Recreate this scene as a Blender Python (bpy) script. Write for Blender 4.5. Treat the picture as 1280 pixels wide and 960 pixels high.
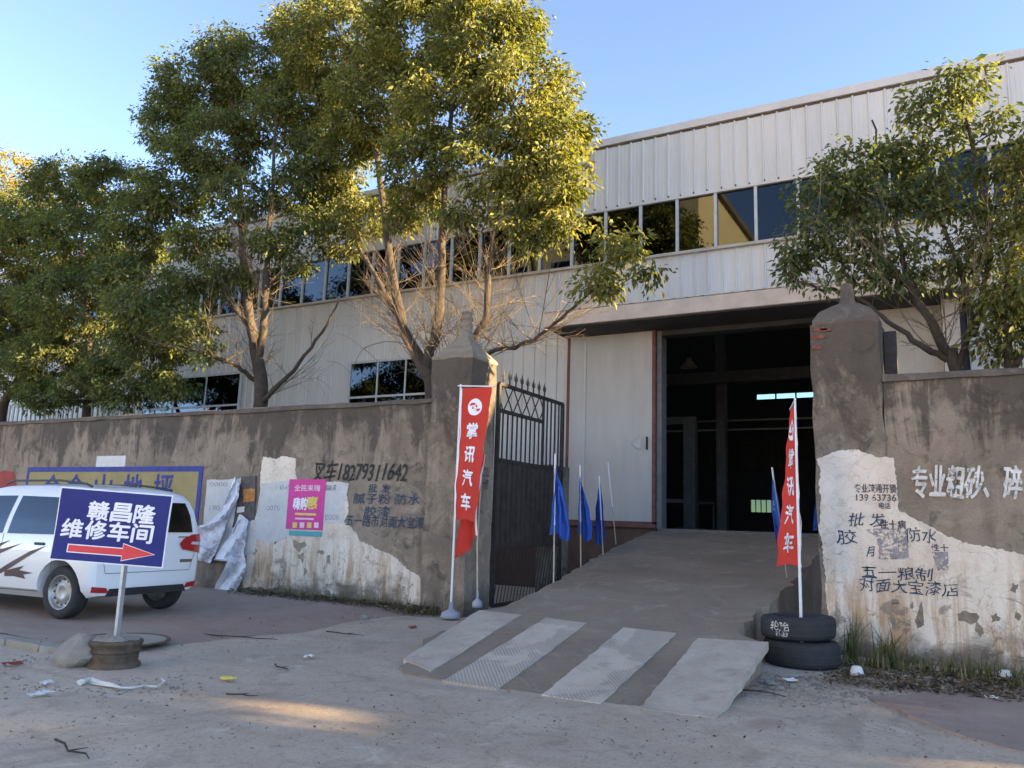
import bpy, bmesh, math, random
import numpy as np
from mathutils import Vector, Matrix
random.seed(7); rng = np.random.default_rng(7)
scene = bpy.context.scene
for o in list(bpy.data.objects): bpy.data.objects.remove(o)

# ------------------------------------------------------------------ camera, sky, sun, exposure
F, ROLL, PITCH, YAW, H = 1000.0, 0.033, math.atan(0.172), math.radians(29.364), 1.30
cam_d = bpy.data.cameras.new('camera'); cam = bpy.data.objects.new('camera', cam_d)
scene.collection.objects.link(cam); scene.camera = cam
cam_d.sensor_fit = 'HORIZONTAL'; cam_d.sensor_width = 36; cam_d.lens = 36*F/1280
cam_d.clip_start = 0.05; cam_d.clip_end = 3000
cam.matrix_world = Matrix.Translation((0, 0, H)) @ Matrix.Rotation(YAW, 4, 'Z') @ Matrix.Rotation(math.pi/2+PITCH, 4, 'X') @ Matrix.Rotation(ROLL, 4, 'Z')

SUN_EL, SUN_D = math.radians(16), math.radians(12)     # low sun from the right, just behind the facade plane
SUN_AZ = math.pi/2 - SUN_D                             # clockwise from +Y
world = bpy.data.worlds.new('World'); scene.world = world; world.use_nodes = True
wn = world.node_tree; bg = wn.nodes['Background']
sky = wn.nodes.new('ShaderNodeTexSky'); sky.sky_type = 'NISHITA'; sky.sun_disc = False
sky.sun_elevation = SUN_EL; sky.sun_rotation = SUN_AZ
sky.altitude = 3000; sky.air_density = 0.6; sky.dust_density = 0.0; sky.ozone_density = 3.0
wn.links.new(sky.outputs[0], bg.inputs[0]); bg.inputs[1].default_value = 0.15
sun_d = bpy.data.lights.new('sun', 'SUN'); sun_d.energy = 5.0; sun_d.angle = math.radians(0.5); sun_d.color = (1.0, 0.85, 0.60)
sun = bpy.data.objects.new('sun', sun_d); scene.collection.objects.link(sun)
sv = Vector((math.sin(SUN_AZ)*math.cos(SUN_EL), math.cos(SUN_AZ)*math.cos(SUN_EL), math.sin(SUN_EL)))
sun.rotation_euler = (-sv).to_track_quat('-Z', 'Y').to_euler(); sun.location = sv*60
scene.view_settings.view_transform = 'Standard'; scene.view_settings.look = 'None'
scene.view_settings.exposure = 2.76; scene.view_settings.gamma = 1.0
scene.view_settings.use_white_balance = True; scene.view_settings.white_balance_temperature = 8900; scene.view_settings.white_balance_tint = 12   # the camera balanced for open shade
scene.render.engine = 'CYCLES'; scene.cycles.max_bounces = 8; scene.cycles.transparent_max_bounces = 12

# ------------------------------------------------------------------ pixel -> place (photo pixels, 1280 x 960)
def ray(u, v):
    x = (u-640)/F; y = -(v-480)/F
    a = x*math.cos(ROLL)-y*math.sin(ROLL); b = x*math.sin(ROLL)+y*math.cos(ROLL)
    d = (a, math.cos(PITCH)-b*math.sin(PITCH), math.sin(PITCH)+b*math.cos(PITCH))
    c, s = math.cos(YAW), math.sin(YAW)
    return np.array((c*d[0]-s*d[1], s*d[0]+c*d[1], d[2]))
C0 = np.array((0, 0, H))
def on_y(u, v, y): d = ray(u, v); return C0+d*(y/d[1])
def on_x(u, v, x): d = ray(u, v); return C0+d*(x/d[0])
def on_z(u, v, z=0.0): d = ray(u, v); return C0+d*((z-H)/d[2])

WY, BY, RY, SLOPE = 9.56, 14.86, 5.78, 0.1335     # boundary wall face, facade, ramp foot, ramp slope
FLOOR = 1.26

# ------------------------------------------------------------------ mesh helpers
col = scene.collection
class MB:
    def __init__(s): s.v = []; s.f = []
    def add(s, vs, fs):
        n = len(s.v); s.v += [tuple(map(float, p)) for p in vs]; s.f += [tuple(i+n for i in f) for f in fs]; return s
    def box(s, a, b):
        x0, y0, z0 = a; x1, y1, z1 = b
        return s.add([(x0,y0,z0),(x1,y0,z0),(x1,y1,z0),(x0,y1,z0),(x0,y0,z1),(x1,y0,z1),(x1,y1,z1),(x0,y1,z1)],
                     [(0,3,2,1),(4,5,6,7),(0,1,5,4),(1,2,6,5),(2,3,7,6),(3,0,4,7)])
    def tube(s, path, rad, n=8, cap=True):
        P = [Vector(p) for p in path]; m = len(P)
        if not hasattr(rad, '__len__'): rad = [rad]*m
        t = (P[1]-P[0]).normalized(); u = t.orthogonal().normalized(); vs = []; fs = []
        for i in range(m):
            t = (P[min(i+1, m-1)]-P[max(i-1, 0)]).normalized()
            u = (u-t*u.dot(t)).normalized(); w = t.cross(u)
            for k in range(n):
                a = 2*math.pi*k/n; vs.append(P[i]+(u*math.cos(a)+w*math.sin(a))*rad[i])
        for i in range(m-1):
            for k in range(n): fs.append((i*n+k, i*n+(k+1)%n, (i+1)*n+(k+1)%n, (i+1)*n+k))
        if cap: fs += [tuple(range(n-1, -1, -1)), tuple(range((m-1)*n, m*n))]
        return s.add(vs, fs)
    def bar(s, a, b, w, d=None):
        a = Vector(a); b = Vector(b); d = d or w; t = (b-a).normalized()
        u = t.orthogonal().normalized() if abs(t.z) < .99 else Vector((1, 0, 0)); 
        if abs(t.z) < .99: u = t.cross(Vector((0, 0, 1))).normalized()
        w2 = t.cross(u)
        vs = [p+u*(sx*w/2)+w2*(sy*d/2) for p in (a, b) for sx, sy in ((-1,-1),(1,-1),(1,1),(-1,1))]
        return s.add(vs, [(0,1,2,3),(7,6,5,4),(0,4,5,1),(1,5,6,2),(2,6,7,3),(3,7,4,0)])
    def lathe(s, prof, c=(0,0,0), n=32, axis='z'):
        vs = []; m = len(prof)
        for k in range(n):
            a = 2*math.pi*k/n
            for r, z in prof:
                if axis == 'z': vs.append((c[0]+r*math.cos(a), c[1]+r*math.sin(a), c[2]+z))
                else: vs.append((c[0]+r*math.cos(a), c[1]+z, c[2]+r*math.sin(a)))
        fs = [(k*m+i, ((k+1)%n)*m+i, ((k+1)%n)*m+i+1, k*m+i+1) for k in range(n) for i in range(m-1)]
        return s.add(vs, fs)
    def prism(s, poly, z0, z1):
        n = len(poly); vs = [(x, y, z0) for x, y in poly]+[(x, y, z1) for x, y in poly]
        return s.add(vs, [tuple(range(n-1, -1, -1)), tuple(range(n, 2*n))]+[(i, (i+1)%n, n+(i+1)%n, n+i) for i in range(n)])
    def xform(s, fn): s.v = [tuple(fn(p)) for p in s.v]; return s
    def build(s, name, m, parent=None, org=None, smooth=False, bevel=0.0):
        if org is None: org = tuple(parent['org']) if parent is not None and 'org' in parent.keys() else (0, 0, 0)
        me = bpy.data.meshes.new(name)
        me.from_pydata([(x-org[0], y-org[1], z-org[2]) for x, y, z in s.v], [], s.f)
        return finish(me, name, m, parent, org, smooth, bevel)
def finish(me, name, m, parent=None, org=(0,0,0), smooth=False, bevel=0.0, fixn=True):
    if fixn:
        bm = bmesh.new(); bm.from_mesh(me); bmesh.ops.recalc_face_normals(bm, faces=bm.faces); bm.to_mesh(me); bm.free()
    if smooth: me.polygons.foreach_set('use_smooth', [True]*len(me.polygons))
    if m is not None: me.materials.append(m)
    o = bpy.data.objects.new(name, me); col.objects.link(o)
    if parent is None: o.location = org; o['org'] = tuple(org)
    else: o.parent = parent; o['org'] = tuple(org)
    if bevel:
        b = o.modifiers.new('bevel', 'BEVEL'); b.width = bevel; b.segments = 2; b.limit_method = 'ANGLE'; b.angle_limit = math.radians(40)
    return o
def thing(name, label, cat, org=(0,0,0), group=None):
    o = bpy.data.objects.new(name, None); col.objects.link(o); o.location = org; o['org'] = tuple(map(float, org)); o.empty_display_size = .2
    return tag(o, label, cat, group)
def tag(o, label, cat, group=None):
    o['label'] = label; o['category'] = cat
    if group: o['group'] = group
    return o
def struct(o): o['kind'] = 'structure'; return o
def stuff(o): o['kind'] = 'stuff'; return o
def copy_to(o, loc, parent=None, rot=None, scale=None):
    c = o.copy(); col.objects.link(c); c.parent = parent; c.location = loc
    if rot is not None: c.rotation_euler = rot
    if scale is not None: c.scale = scale
    return c
def np_mesh(name, V, Fq, k):
    me = bpy.data.meshes.new(name); V = np.asarray(V, np.float32); Fq = np.asarray(Fq, np.int32)
    me.vertices.add(len(V)); me.vertices.foreach_set('co', V.ravel())
    nf = len(Fq); me.loops.add(nf*k); me.loops.foreach_set('vertex_index', Fq.ravel())
    me.polygons.add(nf); me.polygons.foreach_set('loop_start', np.arange(0, nf*k, k, dtype=np.int32))
    me.polygons.foreach_set('loop_total', np.full(nf, k, np.int32)); me.update(calc_edges=True); return me
def jag(pts, amp, step, closed=True, seed=0):
    """roughen an outline"""
    r = random.Random(seed); out = []; n = len(pts)
    for i in range(n if closed else n-1):
        a = Vector(pts[i]); b = Vector(pts[(i+1) % n]); L = (b-a).length; k = max(1, int(L/step)); nn = Vector((-(b-a).y, (b-a).x))/max(L, 1e-6)
        for j in range(k):
            p = a.lerp(b, j/k); w = 0 if (j == 0) else 1
            out.append(tuple(p+nn*(r.uniform(-amp, amp)*w)+Vector((r.uniform(-amp, amp)*.4, 0))))
    if not closed: out.append(tuple(pts[-1]))
    return out

# ------------------------------------------------------------------ materials
class NT:
    def __init__(s, name):
        s.m = bpy.data.materials.new(name); s.m.use_nodes = True; s.t = s.m.node_tree; s.b = s.t.nodes['Principled BSDF']; s.tc = None
    def node(s, ty, **kw):
        n = s.t.nodes.new(ty)
        for k, v in kw.items():
            if k.startswith('_'): setattr(n, k[1:], v)
            else: s.set(n, k, v)
        return n
    def set(s, n, k, v):
        i = n.inputs[int(k[1:])] if k[0] == 'i' and k[1:].isdigit() else n.inputs[k.replace('_', ' ')]
        if isinstance(v, bpy.types.NodeSocket): s.t.links.new(v, i)
        else: i.default_value = v
    def co(s, scale=(1,1,1), kind='Object', warp=0):
        if s.tc is None: s.tc = s.node('ShaderNodeTexCoord')
        mp = s.node('ShaderNodeMapping'); s.t.links.new(s.tc.outputs[kind], mp.inputs[0]); mp.inputs['Scale'].default_value = scale
        return mp.outputs[0]
    def noise(s, scale, detail=5, rough=.6, vec=None, dist=0):
        n = s.node('ShaderNodeTexNoise', Vector=vec or s.co(), Scale=scale, Detail=detail, Roughness=rough, Distortion=dist); return n.outputs['Fac']
    def ramp(s, fac, stops, interp='LINEAR'):
        n = s.node('ShaderNodeValToRGB'); s.t.links.new(fac, n.inputs[0]); cr = n.color_ramp; cr.interpolation = interp
        while len(cr.elements) < len(stops): cr.elements.new(.5)
        for e, (p, c) in zip(cr.elements, stops):
            e.position = p; e.color = (c, c, c, 1) if not hasattr(c, '__len__') else (*c, 1)
        return n.outputs[0]
    def mix(s, fac, a, b, mode='MIX'):
        n = s.node('ShaderNodeMix', _data_type='RGBA', _blend_type=mode)
        for i, v in ((0, fac), (6, a), (7, b)):
            if isinstance(v, bpy.types.NodeSocket): s.t.links.new(v, n.inputs[i])
            else: n.inputs[i].default_value = (*v, 1) if hasattr(v, '__len__') else v
        return n.outputs[2]
    def math(s, op, a, b=0.0, clamp=False):
        n = s.node('ShaderNodeMath', _operation=op, _use_clamp=clamp)
        for i, v in ((0, a), (1, b)):
            if isinstance(v, bpy.types.NodeSocket): s.t.links.new(v, n.inputs[i])
            else: n.inputs[i].default_value = v
        return n.outputs[0]
    def bump(s, h, strength=.3, dist=.02):
        n = s.node('ShaderNodeBump', Height=h, Strength=strength, Distance=dist); s.t.links.new(n.outputs[0], s.b.inputs['Normal'])
    def out(s, color, rough=.8, **kw):
        s.set(s.b, 'Base_Color', color if isinstance(color, bpy.types.NodeSocket) else (*color, 1)); s.set(s.b, 'Roughness', rough)
        for k, v in kw.items(): s.set(s.b, k, v)
        return s.m
def plain(name, c, rough=.7, var=.15, scale=6, metal=0, bump=0, spec=None):
    n = NT(name); f = n.noise(scale); cc = n.mix(n.ramp(f, [(.3, 0), (.7, 1)]), tuple(x*(1-var) for x in c), tuple(min(1, x*(1+var)) for x in c))
    if bump: n.bump(n.noise(scale*8, 3), bump, .01)
    kw = {'Metallic': metal}
    if spec is not None: kw['Specular_IOR_Level'] = spec
    return n.out(cc, rough, **kw)

M = {}
def mk_ground():
    n = NT('concrete_ground'); o = n.co()
    big = n.noise(.35, 6, .62, o, .4); mid = n.noise(1.7, 6, .65, o, .6); fine = n.noise(38, 4, .7, o); grit = n.noise(160, 2, .5, o)
    st = n.noise(1.0, 5, .6, n.co((.35, 2.2, 1)), .5)
    c = n.mix(n.ramp(big, [(.32, 0), (.66, 1)]), (.39, .285, .195), (.53, .42, .31))
    c = n.mix(n.math('MULTIPLY', n.ramp(mid, [(.42, 0), (.72, 1)]), .55), c, (.56, .47, .36))
    c = n.mix(n.math('MULTIPLY', n.ramp(st, [(.5, 0), (.72, 1)]), .5), c, (.31, .225, .155))
    c = n.mix(n.ramp(n.noise(.55, 3, .5, o, 1.5), [(.66, 0), (.74, .5)]), c, (.30, .18, .12))
    c = n.mix(n.ramp(fine, [(.30, .35), (.5, 0)]), c, (.12, .105, .09)); c = n.mix(n.ramp(fine, [(.62, 0), (.8, .3)]), c, (.5, .46, .4))
    vo = n.node('ShaderNodeTexVoronoi', Vector=o, Scale=5.5, _feature='F1'); dot = n.ramp(vo.outputs['Distance'], [(.05, .8), (.085, 0)])
    gate_ = n.ramp(n.noise(3, 2, .5, o), [(.5, 0), (.56, 1)])
    c = n.mix(n.math('MULTIPLY', dot, gate_), c, (.07, .06, .05))
    ck = n.node('ShaderNodeTexVoronoi', Vector=n.node('ShaderNodeVectorMath', _operation='ADD', i0=o, i1=n.node('ShaderNodeTexNoise', Scale=2.0, Vector=o).outputs['Color']).outputs[0], Scale=.32, _feature='DISTANCE_TO_EDGE')
    c = n.mix(n.ramp(ck.outputs[0], [(.0, .28), (.006, 0)]), c, (.09, .075, .06))
    c = n.mix(n.ramp(n.noise(.9, 7, .72, n.co((1, .55, 1)), 1.2), [(.55, 0), (.63, .5)]), c, (.29, .215, .15))
    c = n.mix(n.ramp(n.noise(11, 6, .75, o, .5), [(.54, 0), (.66, .55)]), c, (.25, .185, .13)); c = n.mix(n.ramp(n.noise(2.1, 7, .75, o, 1.0), [(.58, 0), (.66, .6)]), c, (.62, .52, .40))
    c = n.mix(n.ramp(grit, [(.30, .5), (.44, 0)]), c, (.13, .10, .08)); c = n.mix(n.ramp(grit, [(.60, 0), (.72, .4)]), c, (.62, .55, .46))
    n.bump(n.math('ADD', n.math('MULTIPLY', mid, 1.2), n.math('ADD', n.math('MULTIPLY', fine, .5), n.math('MULTIPLY', grit, .25))), .45, .02)
    return n.out(c, n.ramp(mid, [(.3, .75), (.7, .95)]))
def mk_pave():
    n = NT('worn_red_paving'); o = n.co()
    br = n.node('ShaderNodeTexBrick', Vector=o, Scale=1.0, Color1=(.27, .15, .11, 1), Color2=(.31, .20, .155, 1), Mortar=(.20, .16, .13, 1), **{'Mortar_Size': .008, 'Brick_Width': .22, 'Row_Height': .11})
    dust = n.noise(1.1, 6, .65, o, .6); c = n.mix(n.ramp(dust, [(.38, .12), (.68, .8)]), br.outputs[0], (.33, .26, .20))
    d2 = n.noise(4, 5, .7, o); c = n.mix(n.ramp(d2, [(.55, 0), (.75, .5)]), c, (.16, .125, .10))
    n.bump(n.math('ADD', n.math('MULTIPLY', br.outputs['Fac'], -.5), n.noise(40, 4, .7, o)), .3, .012)
    return n.out(c, .9)
def mk_conc(name, a, b, d, s=1.0, bump=.4):
    n = NT(name); o = n.co(); big = n.noise(.8*s, 6, .65, o, .5); f = n.noise(30*s, 5, .7, o)
    c = n.mix(n.ramp(big, [(.33, 0), (.68, 1)]), a, b); c = n.mix(n.ramp(n.noise(2.4*s, 5, .65, o, .8), [(.52, 0), (.72, .7)]), c, d)
    c = n.mix(n.ramp(f, [(.25, .4), (.5, 0)]), c, tuple(x*.45 for x in a)); n.bump(n.math('ADD', f, big), bump, .02); return n.out(c, .9)
def mk_wall():
    n = NT('stained_render'); o = n.co(); big = n.noise(.55, 6, .62, o, .4); mid = n.noise(2.6, 6, .68, o, .5); fine = n.noise(45, 4, .7, o)
    st = n.noise(1.6, 6, .65, n.co((2.2, 2.2, .22)), .3)
    c = n.mix(n.ramp(big, [(.3, 0), (.68, 1)]), (.155, .117, .084), (.33, .255, .185))
    c = n.mix(n.ramp(mid, [(.48, 0), (.66, .7)]), c, (.42, .325, .23)); c = n.mix(n.ramp(n.noise(3.4, 6, .7, o, .9), [(.54, 0), (.64, .7)]), c, (.075, .057, .043))
    c = n.mix(n.ramp(st, [(.52, .0), (.70, .55)]), c, (.085, .064, .048)); c = n.mix(n.ramp(n.noise(1.1, 6, .7, o, .9), [(.50, 0), (.66, .6)]), c, (.32, .255, .19))
    sp = n.node('ShaderNodeSeparateXYZ'); n.t.links.new(n.co(), sp.inputs[0])
    hgt = n.math('ADD', sp.outputs['Z'], n.math('MULTIPLY', n.math('SUBTRACT', n.noise(1.8, 6, .7, n.co((1.6, 1.6, .5))), .5), 1.7))
    c = n.mix(n.ramp(n.math('DIVIDE', hgt, 4.0), [(-.0, .75), (.12, 0)]), c, (.085, .07, .052))
    c = n.mix(n.ramp(n.noise(5, 5, .65, o, .5), [(.60, 0), (.70, .55)]), c, (.36, .31, .25))
    drip = n.math('ADD', sp.outputs['Z'], n.math('MULTIPLY', n.math('SUBTRACT', n.noise(1.2, 6, .72, n.co((1.7, 1.7, .42)), .7), .5), 4.2))
    drip = n.math('ADD', drip, n.math('MULTIPLY', n.math('SUBTRACT', mid, .5), 2.6))
    c = n.mix(n.ramp(n.math('DIVIDE', drip, 4.0), [(.58, 0), (.72, .8)]), c, (.048, .037, .029))
    c = n.mix(n.ramp(fine, [(.26, .4), (.46, 0)]), c, (.05, .04, .03))
    n.bump(n.math('ADD', n.math('MULTIPLY', mid, 1.5), fine), .55, .03); return n.out(c, .93)
def mk_whitewash(name='peeling_whitewash', rust=.8):
    n = NT(name); o = n.co(); mid = n.noise(2.2, 6, .65, o, .5); f = n.noise(30, 5, .7, o)
    c = n.mix(n.ramp(mid, [(.3, 0), (.7, 1)]), (.66, .545, .43), (.80, .70, .575))
    st = n.noise(2.2, 5, .7, n.co((2.6, 2.6, .35)), .4)
    sp = n.node('ShaderNodeSeparateXYZ'); n.t.links.new(n.co(), sp.inputs[0])
    low = n.ramp(n.math('DIVIDE', sp.outputs['Z'], 2.2), [(.2, 1), (.6, .0)])
    c = n.mix(n.math('MULTIPLY', n.ramp(st, [(.45, 0), (.6, rust)]), low), c, (.42, .22, .09))
    c = n.mix(n.math('MULTIPLY', n.ramp(n.noise(3.3, 6, .7, o, .6), [(.56, 0), (.62, .9)]), n.ramp(n.math('DIVIDE', sp.outputs['Z'], 2.2), [(.12, 1), (.5, .2)])), c, (.16, .125, .095))
    foot_ = n.math('DIVIDE', n.math('ADD', sp.outputs['Z'], n.math('MULTIPLY', n.math('SUBTRACT', n.noise(1.6, 6, .7, o, .5), .5), 1.5)), 2.2)
    c = n.mix(n.ramp(foot_, [(.04, .88), (.17, 0)]), c, (.115, .09, .065))
    vo = n.node('ShaderNodeTexVoronoi', Scale=3.2, _feature='DISTANCE_TO_EDGE')
    ad = n.node('ShaderNodeVectorMath', _operation='ADD', i0=o, i1=n.node('ShaderNodeTexNoise', Scale=3.0, Vector=o).outputs['Color']); n.t.links.new(ad.outputs[0], vo.inputs['Vector'])
    c = n.mix(n.ramp(vo.outputs[0], [(0, .6), (.014, 0)]), c, (.22, .17, .12)); c = n.mix(n.ramp(f, [(.25, .45), (.45, 0)]), c, (.30, .25, .2))
    n.bump(n.math('ADD', f, n.math('MULTIPLY', mid, 2)), .5, .02); return n.out(c, .92)
def mk_siding(name, a, b):
    n = NT(name); g = n.co(kind='Generated'); oi = n.node('ShaderNodeObjectInfo')
    o = n.node('ShaderNodeVectorMath', _operation='ADD', i0=n.co((2, 2, .35)), i1=oi.outputs['Location']).outputs[0]
    st = n.noise(2.2, 5, .6, o); c = n.mix(n.ramp(st, [(.3, 0), (.7, 1)]), a, b)
    c = n.mix(n.math('MULTIPLY', oi.outputs['Random'], .22), c, tuple(x*.72 for x in a))
    c = n.mix(n.ramp(n.noise(9, 5, .7, o), [(.6, 0), (.8, .35)]), c, (.34, .29, .22)); return n.out(c, .42, Specular_IOR_Level=.4)
def mk_leaf(name, c1, c2, c3, tr=.42):
    n = NT(name); at = n.node('ShaderNodeAttribute', _attribute_name='leafvar')
    c = n.ramp(at.outputs['Fac'], [(0, c1), (.55, c2), (1, c3)])
    n.out(c, .55, Specular_IOR_Level=.3)
    t = n.node('ShaderNodeBsdfTranslucent'); n.t.links.new(n.mix(1, c, (1.5, 1.5, .6), 'MULTIPLY'), t.inputs[0])
    mx = n.node('ShaderNodeMixShader'); mx.inputs[0].default_value = tr
    n.t.links.new(n.b.outputs[0], mx.inputs[1]); n.t.links.new(t.outputs[0], mx.inputs[2]); n.t.links.new(mx.outputs[0], n.t.nodes['Material Output'].inputs[0]); return n.m
def mk_glass(name, tint, refl=.25, rough=.02):
    n = NT(name); tr = n.node('ShaderNodeBsdfTransparent'); tr.inputs[0].default_value = (*tint, 1)
    gl = n.node('ShaderNodeBsdfGlossy'); gl.inputs['Roughness'].default_value = rough; gl.inputs[0].default_value = (.85, .95, 1, 1)
    lw = n.node('ShaderNodeLayerWeight'); lw.inputs[0].default_value = .35
    mx = n.node('ShaderNodeMixShader'); n.t.links.new(n.math('ADD', n.math('MULTIPLY', lw.outputs['Facing'], .22), refl, True), mx.inputs[0])
    n.t.links.new(tr.outputs[0], mx.inputs[1]); n.t.links.new(gl.outputs[0], mx.inputs[2]); n.t.links.new(mx.outputs[0], n.t.nodes['Material Output'].inputs[0]); return n.m
def mk_plate():
    n = NT('chequer_imprinted_concrete'); o = n.co(); w1 = n.node('ShaderNodeTexWave', Vector=n.node('ShaderNodeMapping', Vector=n.co(), Rotation=(0, 0, .65)).outputs[0], Scale=11, Distortion=.4)
    w2 = n.node('ShaderNodeTexWave', Vector=n.node('ShaderNodeMapping', Vector=n.co(), Rotation=(0, 0, -.65)).outputs[0], Scale=11, Distortion=.4)
    h = n.math('MAXIMUM', w1.outputs['Fac'], w2.outputs['Fac']); mask = n.ramp(n.noise(1.6, 3, .6, o, .4), [(.42, 0), (.5, 1)])
    big = n.noise(1.5, 6, .65, o, .5); c = n.mix(n.ramp(big, [(.3, 0), (.7, 1)]), (.44, .36, .275), (.56, .475, .375))
    hm = n.math('MULTIPLY', h, mask); c = n.mix(n.ramp(hm, [(.5, 0), (.95, .55)]), c, (.235, .20, .165))
    c = n.mix(n.ramp(n.noise(3.5, 6, .7, o), [(.55, 0), (.75, .5)]), c, (.27, .235, .19))
    n.bump(n.math('ADD', hm, n.math('MULTIPLY', n.noise(50, 4, .7, o), .5)), .6, .015); return n.out(c, .8)
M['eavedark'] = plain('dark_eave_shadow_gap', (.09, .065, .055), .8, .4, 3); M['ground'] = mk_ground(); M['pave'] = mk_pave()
M['ramp'] = mk_conc('dirty_ramp_concrete', (.19, .138, .095), (.28, .212, .15), (.36, .285, .21))
M['strip_plain'] = mk_conc('pale_cement_strip', (.38, .305, .23), (.53, .445, .35), (.30, .24, .18), 2); M['strip'] = mk_plate(); M['kerb'] = mk_conc('kerb_concrete', (.27, .235, .19), (.38, .33, .27), (.2, .16, .13), 3)
M['wall'] = mk_wall(); M['coping'] = mk_conc('coping_concrete', (.075, .058, .046), (.14, .11, .085), (.2, .165, .13), 2, .6)
M['pillar'] = M['wall']; M['cap'] = mk_conc('cap_render', (.20, .155, .11), (.31, .25, .18), (.13, .10, .075), 3, .6)
M['white'] = mk_whitewash(); M['siding'] = mk_siding('cream_siding', (.55, .53, .49), (.64, .62, .585))
M['fascia'] = plain('fascia_sheet', (.56, .52, .48), .5, .1, 2); M['sill'] = plain('sill_metal', (.42, .37, .31), .6, .15, 5)
M['frame'] = plain('window_frame_metal', (.46, .47, .45), .5, .1, 8); M['glass'] = mk_glass('tinted_window_glass', (.10, .17, .19), .03)
M['glass_greenery'] = mk_glass('greenery_tinted_pane', (.26, .29, .22), .05); M['glass_in'] = mk_glass('clear_window_glass', (.75, .9, .85), .05)  # back pane's green tint stands in for dimmed greenery outside
M['door'] = mk_siding('grey_door_sheet', (.44, .41, .375), (.52, .495, .46)); M['redsteel'] = plain('red_oxide_steel', (.16, .06, .045), .75, .35, 9)
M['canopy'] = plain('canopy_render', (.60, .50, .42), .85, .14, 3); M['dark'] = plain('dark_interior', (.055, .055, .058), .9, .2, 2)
M['steel'] = plain('grey_steel', (.16, .165, .17), .6, .2, 6); M['dockred'] = mk_conc('dock_brick_render', (.10, .05, .036), (.15, .085, .06), (.08, .06, .05), 3)
M['floor'] = mk_conc('workshop_floor_concrete', (.13, .12, .11), (.19, .175, .16), (.1, .09, .08))
M['gate'] = plain('rusty_gate_iron', (.035, .026, .022), .75, .5, 14, bump=.3); M['gatesheet'] = plain('rusty_gate_sheet', (.05, .036, .029), .8, .45, 5, bump=.3)
M['bark'] = mk_conc('bark', (.042, .030, .022), (.085, .063, .044), (.03, .023, .017), 5, .8)
M['twig'] = plain('twig_bark', (.15, .11, .072), .9, .3, 5)
M['leaf'] = mk_leaf('olive_green_leaf', (.06, .075, .022), (.15, .16, .05), (.30, .265, .085))
M['leaf_dark'] = mk_leaf('deep_green_leaf', (.045, .066, .026), (.105, .128, .046), (.21, .215, .07))
M['leaf_gold'] = mk_leaf('golden_leaf', (.12, .11, .02), (.22, .18, .03), (.30, .20, .03))
M['grass'] = mk_leaf('dry_grass', (.055, .075, .022), (.12, .12, .045), (.20, .16, .08), .25)
M['debris'] = mk_leaf('dead_leaves', (.05, .035, .022), (.11, .075, .042), (.18, .13, .08), .1)
M['vanpaint'] = NT('white_car_paint').out((.72, .72, .70), .28, Coat_Weight=.6, Coat_Roughness=.06)
M['vanglass'] = mk_glass('dark_car_glass', (.05, .048, .04), .02, .03)
M['black'] = plain('black_plastic', (.018, .018, .019), .55, .2, 20); M['tyre'] = plain('tyre_rubber', (.022, .021, .021), .8, .3, 12, bump=.2)
M['rim'] = plain('steel_rim', (.34, .34, .33), .45, .2, 10, .6); M['redlamp'] = NT('red_lamp_lens').out((.42, .015, .015), .12, Coat_Weight=.8)
M['clearlamp'] = NT('clear_lamp_lens').out((.55, .5, .48), .12, Coat_Weight=.8); M['chrome'] = NT('chrome').out((.6, .6, .6), .18, Metallic=1.0)
M['seam'] = NT('panel_gap').out((.05, .05, .05), .8); M['sticker'] = plain('brown_sticker', (.075, .022, .018), .5, .3, 6)
M['blue'] = plain('printed_blue_vinyl', (.006, .018, .15), .5, .1, 3, spec=.3); M['white_ink'] = plain('white_print', (.78, .78, .80), .5, .03, 3)
M['red_ink'] = plain('red_print', (.70, .03, .04), .4, .06, 4); M['pole'] = plain('galvanised_pole', (.42, .43, .44), .4, .15, 10, .7)
M['rust'] = plain('rusty_drum', (.10, .066, .042), .85, .5, 14, bump=.6); M['rock'] = mk_conc('broken_concrete', (.25, .21, .17), (.40, .35, .29), (.2, .17, .14), 4, .8)
M['bannered'] = NT('red_banner_cloth'); M['bannered'].out((.72, .055, .045), .7)
def cloth_mat(name, c, tr=.25):
    n = NT(name); f = n.noise(2.5, 3); cc = n.mix(n.ramp(f, [(.3, 0), (.7, 1)]), tuple(x*.88 for x in c), c); n.out(cc, .75, Specular_IOR_Level=.2)
    t = n.node('ShaderNodeBsdfTranslucent'); n.t.links.new(cc, t.inputs[0]); mx = n.node('ShaderNodeMixShader'); mx.inputs[0].default_value = tr
    n.t.links.new(n.b.outputs[0], mx.inputs[1]); n.t.links.new(t.outputs[0], mx.inputs[2]); n.t.links.new(mx.outputs[0], n.t.nodes['Material Output'].inputs[0]); return n.m
M['redcloth'] = cloth_mat('red_banner_fabric', (.76, .065, .045)); M['bluecloth'] = cloth_mat('blue_flag_fabric', (.022, .13, .52))
M['blueprint'] = plain('pale_flag_print', (.5, .6, .8), .7, .1, 8); M['whitepole'] = plain('white_fibre_pole', (.68, .68, .66), .4, .08, 6); M['bamboo'] = plain('bamboo_pole', (.42, .36, .24), .6, .2, 8)
M['bluebase'] = plain('blue_plastic_base', (.30, .32, .36), .6, .15, 8)
M['yellowpaint'] = mk_conc('faded_yellow_paint', (.30, .23, .095), (.38, .30, .13), (.26, .21, .12), 2, .3); M['bluepaint'] = plain('blue_wall_paint', (.03, .045, .22), .8, .3, 5)
M['redpaint'] = plain('red_wall_paint', (.30, .045, .03), .85, .3, 3); M['pink'] = plain('magenta_poster_paper', (.62, .025, .24), .6, .1, 8)
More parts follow.
